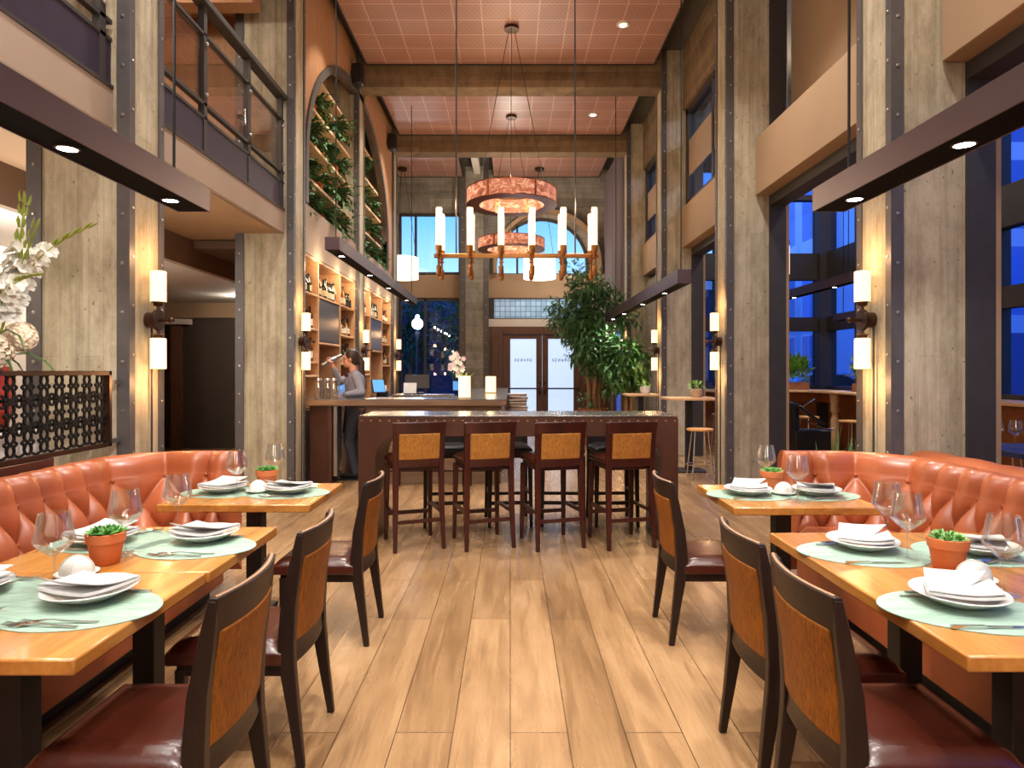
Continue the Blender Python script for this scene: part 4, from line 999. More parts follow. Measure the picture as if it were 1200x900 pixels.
# back counter along the shelving and across the far end
t = thing('back_counter', 'pale back counter running below the bottle shelving', 'counter', (-2.5, 11, 0))
MB().box(-2.545, -2.24, 9.3, 14.3, .90, .94).build('counter_top', X['zinc'], t, bevel=.004)
MB().box(-2.545, -2.28, 9.3, 14.3, 0, .90).build('cupboards', X['barwood'], t, bevel=.006)
for i in range(6):
    y = 9.4+i*.8; MB().box(-2.28, -2.265, y, y+.72, .1, .86).build('cupboard_door', X['darkwood'], t, bevel=.004)
t = thing('service_counter', 'pale steel service counter in the middle of the bar', 'counter', (-1.5, 11.3, 0))
MB().box(-2.0, -1.0, 11.0, 11.6, 1.0, 1.05).build('counter_top', X['inox'], t, bevel=.004)
MB().box(-1.95, -1.05, 11.05, 11.55, 0, 1.0).build('cabinet', X['barwood'], t, bevel=.006)
def screen_on(name, lab, x, y, z, w, h, rz, tilt, mat, cat):
    t = thing(name, lab, cat, (x, y, z), rz)
    MB().cbox((0, 0, .015), (w*.28, .08, .015)).build('base', X['blackpl'], t, world=False, bevel=.004)
    MB().cbox((0, .02, .07), (.025, .012, .06)).build('stand', X['blackpl'], t, world=False)
    MB().cbox((0, 0, .10+h/2), (w/2, .012, h/2), (tilt, 0, 0)).build('casing', X['blackpl'], t, world=False, bevel=.004)
    MB().cbox((0, -.0145*math.cos(tilt), .10+h/2-.0145*math.sin(tilt)), (w/2-.012, .0015, h/2-.012), (tilt, 0, 0)).build('screen', mat, t, world=False, smooth=None)
screen_on('till_screen', 'blue lit till screen behind the bartender\'s raised arm', -2.44, 9.5, .96, .2, .22, .5, -.25, X['bluescr'], 'till')
screen_on('till_screen', 'tilted blue tablet till past the bartender\'s back', -2.42, 11.9, .945, .24, .26, .6, -.4, X['bluescr'], 'till')
screen_on('till_screen', 'black backed monitor standing on the service counter', -1.62, 11.3, 1.05, .42, .24, .1, -.15, X['screen'], 'till')
screen_on('till_screen', 'small blue screen beside the bar flowers', -.98, 12.9, .96, .34, .2, .1, -.1, X['bluescr'], 'till')
t = thing('side_station', 'dark side station carrying the small blue screen', 'counter', (-1.05, 12.9, 0)); MB().box(-1.3, -.8, 12.7, 13.1, .92, .96).build('counter_top', X['zinc'], t, bevel=.004); MB().box(-1.26, -.84, 12.74, 13.06, 0, .92).build('cabinet', X['darkwood'], t, bevel=.006)
for (x, y, z, w, d, h, lab) in ((-1.72, 11.12, 1.05, .11, .07, .11, 'white paper menu stand on the service counter'),):
    t = thing('menu_stand', lab, 'menu stand', (x, y, z)); MB().cbox((x, y, z+.01), (w, d*.7, .01)).build('base', X['blackpl'], t); MB().cbox((x, y+.01, z+.11), (w, .008, .09), (-.2,0,0)).build('paper', X['whitescr'], t, smooth=None)
t = thing('receipt_printer', 'black receipt printer with white paper on the back counter', 'printer', (-2.45, 12.6, .94)); MB().box(-2.56, -2.37, 12.5, 12.7, .94, 1.07).build('casing', X['blackpl'], t, bevel=.01); MB().cbox((-2.44, 12.52, 1.12), (.05, .004, .06), (-.3,0,0)).build('paper', X['whitescr'], t, smooth=None)
# glass jars at the bar end
gj = thing('glass_jar', 'tall clear glass jar at the bar end, next to the pillar', 'jar', (-2.47, 8.36, BZ), 0, 'clear jars at the bar end')
MB().lathe([(.05, 0), (.055, .01), (.055, .22), (.045, .24), (.043, .24), (.052, .22), (.052, .012), (.001, .012)], 20, (-2.47, 8.36, BZ)).build('glass_body', X['glass'], gj)
MB().lathe([(.048, .24), (.048, .265), (.001, .27)], 16, (-2.47, 8.36, BZ)).build('lid', X['inox'], gj)
for x, y, lab in ((-2.35, 8.38, 'middle clear glass jar at the bar end'), (-2.25, 8.33, 'clear glass jar at the bar end, beside the mixing glass'), (-2.42, 8.49, 'clear glass jar in the second row at the bar end')): dup(gj, (x, y, BZ), 0, lab)
t = thing('mixing_glass', 'mixing glass with spoon in front of the bartender', 'mixing glass', (-2.17, 8.40, BZ))
MB().lathe([(.035, 0), (.04, .12), (.038, .12), (.033, .008), (.001, .008)], 18, (-2.17, 8.40, BZ)).build('glass_body', X['glass'], t)
MB().tube([(-2.17, 8.40, BZ+.02), (-2.155, 8.41, BZ+.26)], .003, 6).build('bar_spoon', X['silver'], t)
# candle lanterns and orchid on the bar
def lantern(x, y, z, r, h, lab):
    t = thing('candle_lantern', lab, 'lantern', (x, y, z), 0, 'glowing candle lanterns')
    MB().lathe([(r*1.12, 0), (r*1.12, .012), (r, .014)], 24, (x, y, z)).build('base', X['brass'], t)
    MB().lathe([(r, .014), (r, h), (r*.93, h), (r*.93, .03), (.001, .03)], 28, (x, y, z), cap=False).build('glass_shade', X['candle'], t)
    lamp('candle_light', 'POINT', (x, y, z+h+.05), 3, (1, .75, .4), .05)
lantern(-.60, 8.50, BZ, .078, .29, 'larger glowing candle lantern on the front of the bar')
lantern(-.32, 10.6, BZ, .085, .27, 'smaller looking candle lantern farther down the bar')
t = thing('orchid_vase', 'white and pink orchids in a vase on the bar behind the lantern', 'flowers', (-.66, 9.2, BZ))
MB().lathe([(.04, 0), (.055, .06), (.04, .16), (.05, .2), (.047, .2), (.037, .16), (.05, .06), (.001, .01)], 20, (-.66, 9.2, BZ)).build('vase', X['pot_w'], t)
s = MB(); fl = MB(); pk = MB()
for k in range(5):
    a = -1.2 + k*.6 + PI; L = .34 + .05*(k % 3); e = (-.66 + .16*math.cos(a), 9.2 + .12*math.sin(a), BZ + .15 + L)
    s.tube([(-.66, 9.2, BZ+.1), (-.66 + .05*math.cos(a), 9.2+.04*math.sin(a), BZ+.3), e], .004, 5)
    for q in range(6):
        c = Vector(e) + Vector((R.uniform(-.06,.06), R.uniform(-.05,.05), R.uniform(-.2,.03)))
        m = fl if (k+q) % 3 else pk
        for z in range(5): m.leaf(c, (math.cos(z*1.257), -.4, math.sin(z*1.257)), (0,-1,0), .045, .04, .1)
for k in range(9): s.leaf((-.66, 9.2, BZ+.18), (math.cos(k*.7), math.sin(k*.7), 1.2), (0,0,1), .26, .035, .2)
s.build('stems', X['stemgreen'], t); fl.build('white_petal_sprays', X['bloom'], t); pk.build('pink_petal_sprays', X['pink'], t)
# stacked wicker trays beside the bar end
t0 = None
for k in range(6):
    w = .16 - .012*k
    if t0 is None:
        t0 = thing('wicker_tray', 'wicker tray in the stack at the end of the bar', 'tray', (.12, 10.6, .0), 0, 'wicker trays stacked by the bar')
st_ = thing('tray_stand', 'dark stand under the stacked wicker trays by the bar', 'stand', (.12, 10.6, 0)); MB().box(-.02, .26, 10.45, 10.75, .74, .78).build('shelf_top', X['darkwood'], st_, bevel=.004)
for sx_ in (.0, .24):
    for sy_ in (10.47, 10.73): MB().box(sx_-.012, sx_+.012, sy_-.012, sy_+.012, 0, .74).build('leg', X['steel_d'], st_, smooth=None)
def tray(t):
    for z in range(3): MB().tube([(.12+.15*math.cos(2*PI*i/24), 10.6+.13*math.sin(2*PI*i/24), .012+z*.014) for i in range(24)], .009, 6, True).build('wicker_ring', X['darkwood'] if z % 2 else X['pot_w'], t)
    MB().lathe([(.15, 0), (.15, .008)], 24, (.12, 10.6, .0)).build('bottom', X['shelf'], t)
tray(t0)
for k in range(6):
    o = t0 if k == 0 else dup(t0, None, 0, None)
    o.location = (.12 + .012*math.sin(k*2), 10.6, .7805 + k*.0515)
# ---- sconces
def make_sconce():
    """local: mounts on a face at x=0, sticks out to +x"""
    t = thing('wall_sconce', '', 'sconce', (0,0,0), 0, 'double glass wall sconces')
    for s in (1, -1):
        MB().lathe([(.052, 0), (.052, .215), (.046, .218), (.001, .218)], 24, (.075, 0, .13 if s > 0 else -.13-.218)).build('glass_shade', X['sconce'], t)
        MB().lathe([(.03, 0), (.034, .02), (.05, .03)], 16, (.075, 0, .10) if s > 0 else (.075, 0, -.13)).cyl((.075, 0, .04 if s > 0 else -.10), .012, .06, 8).build('shade_holder', X['bronze'], t)
    MB().lathe([(.075, -.011), (.078, 0), (.075, .011)], 28, (.075, 0, 0), True, 'x').build('hub_disc', X['bronze'], t)
    MB().lathe([(.055, 0), (.055, .05), (.03, .07)], 20, (0, 0, 0), True, 'x').build('wall_plate', X['bronze'], t)
    MB().tube([(-.0, 0, 0), (.17, 0, 0)], .012, 8).sphere((.17, 0, 0), .02, 8, 6).build('rod', X['bronze'], t)
    MB().tube([(.012, .03, -.05), (.012, .03, -1.8)], .008, 6).build('conduit', X['steel_d'], t)
    return t
sc = make_sconce(); first = True
SN = {(-1,0): 'lit double sconce on the pillar behind the lattice screen', (-1,1): 'lit double sconce on the pillar at the near end of the bar', (-1,2): 'lit double sconce on the pillar between the bottle shelving bays', (-1,3): 'lit double sconce on the last pillar before the street window',
      (1,0): 'lit double sconce on the pillar behind the window-side booth', (1,1): 'lit double sconce on the pillar beside the high tables', (1,2): 'lit double sconce on the pillar behind the smaller potted tree', (1,3): 'lit double sconce on the far pillar beside the tall potted tree'}
for s in (-1, 1):
    for i, y in enumerate(PY):
        loc = (s*2.588, y+.21, 1.815); rz = 0 if s < 0 else PI
        if first: o = sc; o.location = loc; o.rotation_euler = (0,0,rz); o['label'] = SN[(s,i)]; first = False
        else: dup(sc, loc, rz, SN[(s,i)])
        for dz in (.24, -.24): lamp('sconce_bulb', 'POINT', (s*2.42, y+.21, 1.815+dz*1.9), 5.5, (1, .56, .25), .05)
# ---- suspended light rails
def light_rail(x, y0, y1, z0, z1, lab, cab, leds, e):
    t = thing('light_rail', lab, 'light rail', (x, (y0+y1)/2, z0), 0, 'suspended steel light rails')
    r = MB(); h = .08
    pr = [(x-h, z0), (x-h+.006, z0), (x-h+.006, z1-.012), (x+h-.006, z1-.012), (x+h-.006, z0), (x+h, z0), (x+h, z1), (x-h, z1)]
    r.prism(pr, y0, y1, 'y'); r.box(x-h, x+h, y0-.006, y0, z0, z1); r.box(x-h, x+h, y1, y1+.006, z0, z1)
    r.build('channel', X['rail'], t, bevel=.0015)
    MB().box(x-h+.0065, x+h-.0065, y0, y1, z0+.003, z0+.02).build('inner_tray', X['tray'], t, smooth=None)
    for y in leds:
        MB().lathe([(.032, -.006), (.040, -.004), (.040, .004)], 16, (x, y, z0+.002), False).build('lamp_ring', X['steel_d'], t)
        MB().lathe([(.032, 0), (.032, .003)], 16, (x, y, z0-.003)).build('led_lens', X['led'], t)
        lamp('rail_beam', 'SPOT', (x, y, z0-.03), e, (1, .97, .92), .025, (x*.93, y, 0), 120, .6)
    for y in cab: MB().tube([(x, y, z1), (x+.004, y, (z1+6.7)/2), (x, y, 6.7)], .007, 6).build('cable', X['black'], t)
light_rail(-1.53, -.6, 3.13, 2.22, 2.33, 'dark light rail hanging over the screen-side tables', (.2, 2.95), (-.2, .75, 1.6, 2.24, 2.92), 17)
light_rail(1.54, -.6, 3.13, 2.22, 2.33, 'dark light rail hanging over the window-side tables', (.2, 2.95), (-.2, .75, 1.6, 2.2, 2.9), 17)
light_rail(-1.95, 7.1, 13.0, 2.78, 2.92, 'long dark light rail hanging over the bar', (7.25, 12.8), (7.5, 9.0, 10.4, 12.2), 45)
light_rail(2.0, 7.45, 13.2, 2.46, 2.62, 'long dark light rail hanging along the high tables', (7.6, 12.3), (8.4, 9.8, 11.4, 12.6), 45)
light_rail(4.9, 9.2, 12.0, 2.72, 2.86, 'dark light rail hanging in the window room', (9.4, 11.8), (9.8, 11.2), 40)
light_rail(5.75, 9.0, 11.4, 2.33, 2.45, 'second, lower light rail hanging in the window room, over the counter', (9.2, 11.2), (9.6, 10.8), 40)
# ---- ring chandeliers
def ring_lamp(x, y, z, Ro, h, lab, seg=6):
    t = thing('ring_chandelier', lab, 'chandelier', (x, y, z), 0, 'amber mica ring chandeliers'); Ri = Ro-.17
    for k in range(seg):
        a0, a1 = 2*PI*k/seg+.02, 2*PI*(k+1)/seg-.02
        for r_, n_ in ((Ro, 'outer_mica_panel'), (Ri, 'inner_mica_panel')):
            f = lambda u, v, r=r_: (x+(r+.003)*math.cos(a0+(a1-a0)*u), y+(r+.003)*math.sin(a0+(a1-a0)*u), z+.012+(h-.024)*v)
            g = lambda u, v, r=r_: (x+(r-.003)*math.cos(a0+(a1-a0)*u), y+(r-.003)*math.sin(a0+(a1-a0)*u), z+.012+(h-.024)*v)
            MB().shell(f, g, 12, 1).build(n_, X['mica'], t)
    m = MB().lathe([(Ri-.012, 0), (Ro+.012, 0), (Ro+.012, .014), (Ri-.012, .014)], 64, (x, y, z), False)
    m.lathe([(Ro-.012, h-.014), (Ro+.012, h-.014), (Ro+.012, h), (Ro-.012, h)], 64, (x, y, z), False).lathe([(Ri-.012, h-.014), (Ri+.012, h-.014), (Ri+.012, h), (Ri-.012, h)], 64, (x, y, z), False)
    for k in range(seg):
        a = 2*PI*k/seg
        for r in (Ro, Ri): m.cbox((x+r*math.cos(a), y+r*math.sin(a), z+h/2), (.012, .012, h/2), (0,0,a))
    m.build('bronze_frame', X['copper'], t, smooth=30)
    MB().lathe([(.11, 6.63), (.11, 6.665), (.02, 6.68)], 24, (x, y, 0)).build('ceiling_rose', X['bronze'], t)
    for k in range(3):
        a = 2*PI*k/3+.5; MB().tube([(x+Ro*.92*math.cos(a), y+Ro*.92*math.sin(a), z+h), (x+.05*math.cos(a), y+.05*math.sin(a), 6.64)], .005, 5).build('suspension_wire', X['steel_d'], t)
    for k in range(4):
        a = 2*PI*k/4; lamp('ring_bulb', 'POINT', (x+(Ro-.085)*math.cos(a), y+(Ro-.085)*math.sin(a), z+h+.04), 26, (1, .72, .45), .06)
ring_lamp(.02, 9.85, 3.96, .675, .24, 'nearer, larger looking amber ring chandelier')
ring_lamp(.02, 13.3, 3.93, .675, .22, 'farther amber ring chandelier, below and behind the first')
# ---- linear candle chandelier over the communal table
LX, LY, LZ = .06, 6.3, 2.57
t = thing('linear_chandelier', 'long brass chandelier of glowing candle tubes above the communal table', 'chandelier', (LX, LY, LZ))
MB().box(LX-.80, LX+.80, LY-.018, LY+.018, LZ-.02, LZ+.02).build('cross_bar', X['brass'], t, bevel=.004)
for i in range(6):
    x = LX - .74 + i*.296
    for s in (1, -1):
        y = LY + s*.135
        MB().lathe([(.027, 0), (.029, .01), (.029, .37), (.026, .385), (.001, .388)], 18, (x, y, LZ+.05)).build('glass_tube', X['tubeglow'], t)
        MB().lathe([(.014, -.22), (.024, -.2), (.024, -.12), (.012, -.11), (.012, -.05), (.03, -.04), (.012, -.03), (.022, .0), (.031, .04), (.033, .075)], 14, (x, y, LZ)).build('brass_holder', X['brass'], t, smooth=30)
    MB().tube([(x, LY-.135, LZ), (x, LY+.135, LZ)], .011, 8).build('arm', X['brass'], t)
for i in range(4): lamp('tube_bulb', 'POINT', (LX-.65+i*.43, LY, LZ+.5), 12, (1, .75, .48), .06)
for x in (LX-.585, LX+.57): MB().tube([(x, LY, LZ), (x, LY, 6.7)], .008, 8).build('hanging_rod', X['steel_d'], t)
# ---- white drum pendants at the end wall
def drum(x, y, z, r, h, lab):
    t = thing('drum_pendant', lab, 'pendant lamp', (x, y, z), 0, 'white drum pendants by the end wall')
    MB().lathe([(r, 0), (r, h), (r-.012, h), (r-.012, 0)], 40, (x, y, z), False).lathe([(r-.012, .01), (.001, .012)], 40, (x, y, z), False).build('shade', X['drum'], t, smooth=40)
    for k in range(3): a = k*2.1; MB().tube([(x+r*.9*math.cos(a), y+r*.9*math.sin(a), z+h), (x+.04*math.cos(a), y, 6.65)], .006, 5).build('wire', X['steel_d'], t)
    MB().lathe([(.12, 6.62), (.12, 6.68)], 20, (x, y, 0)).build('ceiling_rose', X['bronze'], t)
drum(.75, 16.7, 3.83, .41, .54, 'lit white drum pendant in front of the arched window')
drum(-2.78, 16.7, 3.83, .41, .54, 'lit white drum pendant in front of the tall blue window')
# pipes in the ceiling gap at the end wall
o = MB().box(-.98, -.80, 14.9, 17.6, 6.74, 6.92).build('ceiling_duct', X['white'], bevel=.01); tag(o, 'white square duct in the gap between ceiling panels', 'duct'); MB().box(-1.0, -.78, 15.6, 15.64, 6.72, 6.95).build('duct_strap', X['steel'], o, smooth=None)
o = MB().tube([(-1.35, 16.0, 6.75), (-.42, 16.0, 6.75)], .035, 10).build('ceiling_pipe', X['black']); tag(o, 'black pipe crossing the gap between ceiling panels', 'pipe'); MB().cyl((-.6, 16.0, 6.75), .02, .2, 8).build('pipe_hanger', X['black'], o)
# small glowing tube pendant in the window room
t = thing('tube_pendant', 'slim glowing tube pendant in the window room', 'pendant lamp', (4.05, 9.5, 2.87)); MB().lathe([(.04, 0), (.04, .42), (.001, .42)], 16, (4.05, 9.5, 2.87)).build('glass_tube', X['tubeglow'], t); MB().tube([(4.05, 9.5, 3.29), (4.05, 9.5, 6.9)], .008, 6).lathe([(.043, 3.29), (.043, 3.36)], 12, (4.05, 9.5, 0)).build('hanging_rod', X['steel_d'], t)
# ================================================================ plants, bartender, window room, street
def leafy(mb, c, rad, n, L, W, rr, droop=.3, up=.2):
    for _ in range(n):
        v = Vector((rr.gauss(0,1), rr.gauss(0,1), rr.gauss(0,1))).normalized(); k = rr.random()**.45
        p = Vector((c[0]+v.x*rad[0]*k, c[1]+v.y*rad[1]*k, c[2]+v.z*rad[2]*k))
        d = (v*.7 + Vector((rr.uniform(-.6,.6), rr.uniform(-.6,.6), rr.uniform(-.6,.5)+up))).normalized()
        s = rr.uniform(.7, 1.25); mb.leaf(p, d, (rr.uniform(-.4,.4), rr.uniform(-.4,.4), 1), L*s, W*s, droop)
# ---- ferns on the arch shelves
def make_fern(seed):
    rr = random.Random(seed); t = thing('potted_fern', '', 'potted plant')
    MB().lathe([(.075, 0), (.08, .004), (.10, .14), (.105, .15), (.095, .15), (.09, .13), (.001, .13)], 18).build('pot', [X['pot_b'], X['terra'], X['pot_g']][seed % 3], t)
    st_, lf = MB(), MB()
    for k in range(20):
        a = rr.uniform(-1.6, 1.6); L = rr.uniform(.16, .34); rise = rr.uniform(.0, .26); drop = rr.uniform(.0, .26)
        P = []
        for i in range(7):
            s = i/6; r = L*s; P.append(Vector((max(-.1, math.cos(a)*r + .02), math.sin(a)*r*.95, .13 + rise*s - drop*s*s)))
        st_.tube(P, .003, 4)
        for i in range(1, 7):
            d = (P[i]-P[i-1]).normalized(); sd = d.cross(Vector((0,0,1))).normalized()
            for s in (1, -1, .3):
                lf.leaf(P[i], sd*s + d*.8 + Vector((0,0,rr.uniform(-.4,.5))), (rr.uniform(-.5,.5),0,1), .11*rr.uniform(.7,1.2), .042, .2)
    st_.build('fronds', X['stemgreen'], t); lf.build('leaves', X['fern'], t, smooth=None)
    return t
FP = [make_fern(k) for k in range(3)]; fi = 0
for z, ys, sh in ((3.62, (8.85, 9.65, 10.4, 12.05, 12.72, 13.5), 'bottom ledge'), (4.1, (8.85, 9.65, 10.45, 12.05, 12.9), 'lowest board'), (4.62, (9.0, 9.75, 10.5, 12.15, 13.0), 'second board'), (5.13, (9.3, 10.3, 12.0), 'third board')):
    for i, y in enumerate(ys):
        o = FP[fi] if fi < 3 else dup(FP[fi % 3]); 
        half = 'near' if y < 11.1 else 'far'
        o.location = (-2.88 if z > 3.7 else -2.86, y, z+.001); o.rotation_euler = (0,0,R.uniform(-.25,.25)); s = R.uniform(.9, 1.12); o.scale = (s, s, s)
        o['label'] = '%s fern along the %s of the planted arch, %s half' % (('first', 'second', 'third', 'fourth', 'fifth', 'sixth', 'seventh')[i], sh, half); o['group'] = 'ferns in the planted arch'; fi += 1
# ---- tall ficus by the entrance
rr = random.Random(3)
t = thing('potted_tree', 'tall ficus tree in a wide brown planter beside the entrance doors', 'tree', (1.66, 13.0, 0))
MB().lathe([(.20, 0), (.22, .01), (.27, .64), (.30, .66), (.30, .71), (.275, .71), (.265, .66), (.001, .66)], 28, (1.66, 13.0, 0)).build('planter', X['pot_b'], t)
MB().lathe([(.262, .66), (.15, .675), (.001, .68)], 18, (1.66, 13.0, 0)).build('soil', X['soil'], t)
tr, lf = MB(), MB()
for k, (dx, dy, tx, ty, h) in enumerate(((-.09, 0, -.20, .05, 2.35), (.02, .05, .02, .1, 2.6), (.10, -.04, .28, -.05, 2.3), (.03, -.1, -.02, -.2, 2.1))):
    P = [Vector((1.66+dx+(tx-dx)*s*s+.02*math.sin(s*9+k), 13+dy+(ty-dy)*s*s, .66+(h-.66)*s)) for s in [i/8 for i in range(9)]]
    tr.tube(P, [.05-.028*i/8 for i in range(9)], 8)
    for b in range(9):
        s = .42 + .58*b/8; p = P[min(8, int(s*8))]; a = rr.uniform(0, 6.28); L = rr.uniform(.45, .95)
        q = [p + Vector((math.cos(a)*L*u, math.sin(a)*L*u*.8, L*(.95*u - .55*u*u) + .1*u)) for u in (0, .25, .5, .75, 1)]
        tr.tube(q, [.013, .011, .009, .007, .004], 5)
        for j in range(1, 5):
            for _ in range(15):
                d = Vector((rr.gauss(0,1), rr.gauss(0,1), rr.gauss(-.1,.6))).normalized()
                lf.leaf(q[j] + d*rr.uniform(0, .12), d + Vector((0,0,-.15)), (0,0,1), rr.uniform(.12,.2), rr.uniform(.045,.065), .3)
for c, rd, n in (((1.2, 12.9, 2.55), (.48, .35, .38), 420), ((1.75, 13, 2.75), (.55, .4, .40), 620), ((1.55, 12.9, 3.1), (.45, .35, .30), 330), ((2.15, 13, 2.6), (.28, .3, .3), 210), ((1.6, 12.9, 2.1), (.5, .35, .35), 430), ((1.8, 12.95, 1.72), (.36, .3, .36), 280), ((1.4, 12.8, 3.4), (.35, .3, .22), 120)):
    leafy(lf, c, rd, int(n*1.15), .17, .056, rr, .3, -.05)
leafy(lf, (1.5, 12.85, .85), (.16, .14, .16), 60, .13, .035, rr)
lf.clip(lambda x, y, z: abs(x-2.0) < .11 and y < 13.25 and 2.4 < z < 2.68); tr.clip(lambda x, y, z: abs(x-2.0) < .11 and y < 13.25 and 2.4 < z < 2.68)
tr.build('trunk', X['bark'], t); lf.build('leaves', X['leaf2'], t, smooth=None)
# ---- smaller tree by the third pillar
t = thing('potted_tree', 'smaller broad leaved tree in a clay pot in front of the third window-side pillar', 'tree', (2.16, 11.95, 0))
MB().lathe([(.16, 0), (.18, .01), (.22, .5), (.24, .52), (.24, .56), (.21, .56), (.2, .5), (.001, .5)], 24, (2.16, 11.95, 0)).build('pot', X['pot_g'], t)
tr, lf = MB(), MB()
for k in range(3):
    P = [Vector((2.16+.05*math.cos(k*2.1)*(1-s)+.10*math.cos(k*2.1)*s, 11.95+.05*math.sin(k*2.1), .5+1.2*s)) for s in [i/6 for i in range(7)]]; tr.tube(P, [.03-.002*i for i in range(7)], 7)
for c, rd, n in (((2.13, 11.85, 1.78), (.34, .28, .26), 260), ((2.0, 11.85, 1.45), (.30, .26, .22), 200), ((2.33, 11.9, 1.5), (.22, .24, .3), 150), ((1.88, 11.85, 1.2), (.2, .2, .12), 60), ((2.28, 11.9, 1.2), (.2, .2, .15), 60)):
    leafy(lf, c, rd, n, .21, .075, rr, .35, -.1)
lf.clip(lambda x, y, z: x > 2.36 and y < 11.56)
tr.build('trunk', X['bark'], t); lf.build('leaves', X['leaf'], t, smooth=None)
# ---- gladioli behind the lattice screen
VX, VY = -3.17, 3.95
o = MB().box(VX-.19, VX+.19, VY-.19, VY+.19, 0, 1.08).build('plinth', X['white'], bevel=.006); tag(o, 'white plinth under the red flower vase behind the lattice screen', 'plinth')
t = thing('flower_vase', 'red vase of tall white gladioli and cream hydrangea above the lattice screen', 'flowers', (VX, VY, 1.08))
MB().lathe([(.07, 0), (.09, .01), (.12, .2), (.115, .33), (.10, .40), (.095, .40), (.11, .33), (.11, .2), (.001, .03)], 28, (VX, VY, 1.08)).build('vase', X['redvase'], t)
st_, wb, cb, gl, bud = MB(), MB(), MB(), MB(), MB()
def blossom(m, p, d, r):
    p = Vector(p); d = Vector(d).normalized(); a = d.cross(Vector((0,0,1))).normalized(); b = a.cross(d)
    for k in range(6):
        q = 2*PI*k/6; rad = a*math.cos(q) + b*math.sin(q)
        c1 = p + d*(r*.55) + rad*(r*.42); c2 = p + d*(r*.8) + rad*(r*1.05); tn = d.cross(rad)
        m.add([p, c1+tn*r*.46, c2+tn*r*(.36+.12*(k%2)), c2+d*(-r*.12)+rad*(r*.22), c2-tn*r*(.36+.12*(k%2)), c1-tn*r*.46, c1+d*(-r*.1)], [(0,1,6),(1,2,6),(2,3,6),(3,4,6),(4,5,6),(5,0,6)])
for tip, curve in (((-2.93, 3.9, 2.47), -.1), ((-2.82, 3.85, 2.30), .0), ((-2.56, 3.93, 2.32), .14), ((-3.3, 3.8, 2.52), -.1), ((-3.5, 4.05, 2.35), -.1), ((-3.05, 4.1, 2.5), 0), ((-2.72, 3.72, 2.0), .1)):
    base = Vector((VX, VY, 1.45)); tip = Vector(tip)
    P = []
    for i in range(13):
        s = i/12; p = base.lerp(tip, s); p.z += .16*math.sin(PI*s)*(1 if curve > 0 else .3); p.x -= curve*.5*math.sin(PI*s); P.append(p)
    st_.tube(P, [.007-.0004*i for i in range(13)], 6)
    for i in range(4, 13):
        for s in (1, -1):
            d = (P[i]-P[i-1]).normalized(); sd = Vector((s*.8, -.6+.2*s, .15)); c = P[i] + sd*.012
            if i < 9: blossom(wb, c, sd + d*.6, .062 - .004*(i-4))
            else: bud.tube([c, c + (d+sd*.2)*.03, c + (d+sd*.1)*.06], [.008, .011 - .0015*(i-9), .002], 6)
    bud.tube([P[12], P[12]+(P[12]-P[11])*.9], [.006, .001], 5)
for c, r in (((-3.08, 3.85, 1.57), .105), ((-3.2, 3.8, 1.58), .11), ((-2.98, 3.95, 1.66), .08), ((-3.3, 3.95, 1.6), .1)):
    for k in range(130):
        a = PI*(3-5**.5)*k; zz = 1-2*(k+.5)/130; q = math.sqrt(1-zz*zz); n = Vector((q*math.cos(a), q*math.sin(a), zz))
        p = Vector(c)+n*r; u = n.cross(Vector((.3,.2,1))).normalized(); v = n.cross(u).normalized(); q2 = k*1.7; u, v = (u*math.cos(q2)+v*math.sin(q2))*.021, (v*math.cos(q2)-u*math.sin(q2))*.021; n = n*R.uniform(.3, 2.2)
        cb.add([p, p+u+n*.006, p+v+n*.006, p-u+n*.006, p-v+n*.006], [(0,1,2),(0,2,3),(0,3,4),(0,4,1)])
for k in range(9):
    a = k*.7; L = R.uniform(.3, .45); P = [Vector((VX, VY, 1.46)) + Vector((math.cos(a)*L*s, math.sin(a)*L*s*.7, L*(1.1*s-1.25*s*s))) for s in (0, .25, .5, .75, 1)]
    gl.tube(P, [.006, .016, .017, .012, .002], 4, flat=.15)
gl.tube([(-3.1, 3.85, 1.62), (-2.98, 3.84, 1.70), (-2.9, 3.83, 1.66), (-2.86, 3.83, 1.55)], [.006, .012, .011, .002], 4, flat=.15)
st_.build('stems', X['stemgreen'], t); wb.build('white_petals', X['bloom'], t, smooth=60); cb.build('hydrangea_petals', X['cream'], t); bud.build('flower_sprays', X['stemgreen'], t); gl.build('leaves', X['leaf'], t)
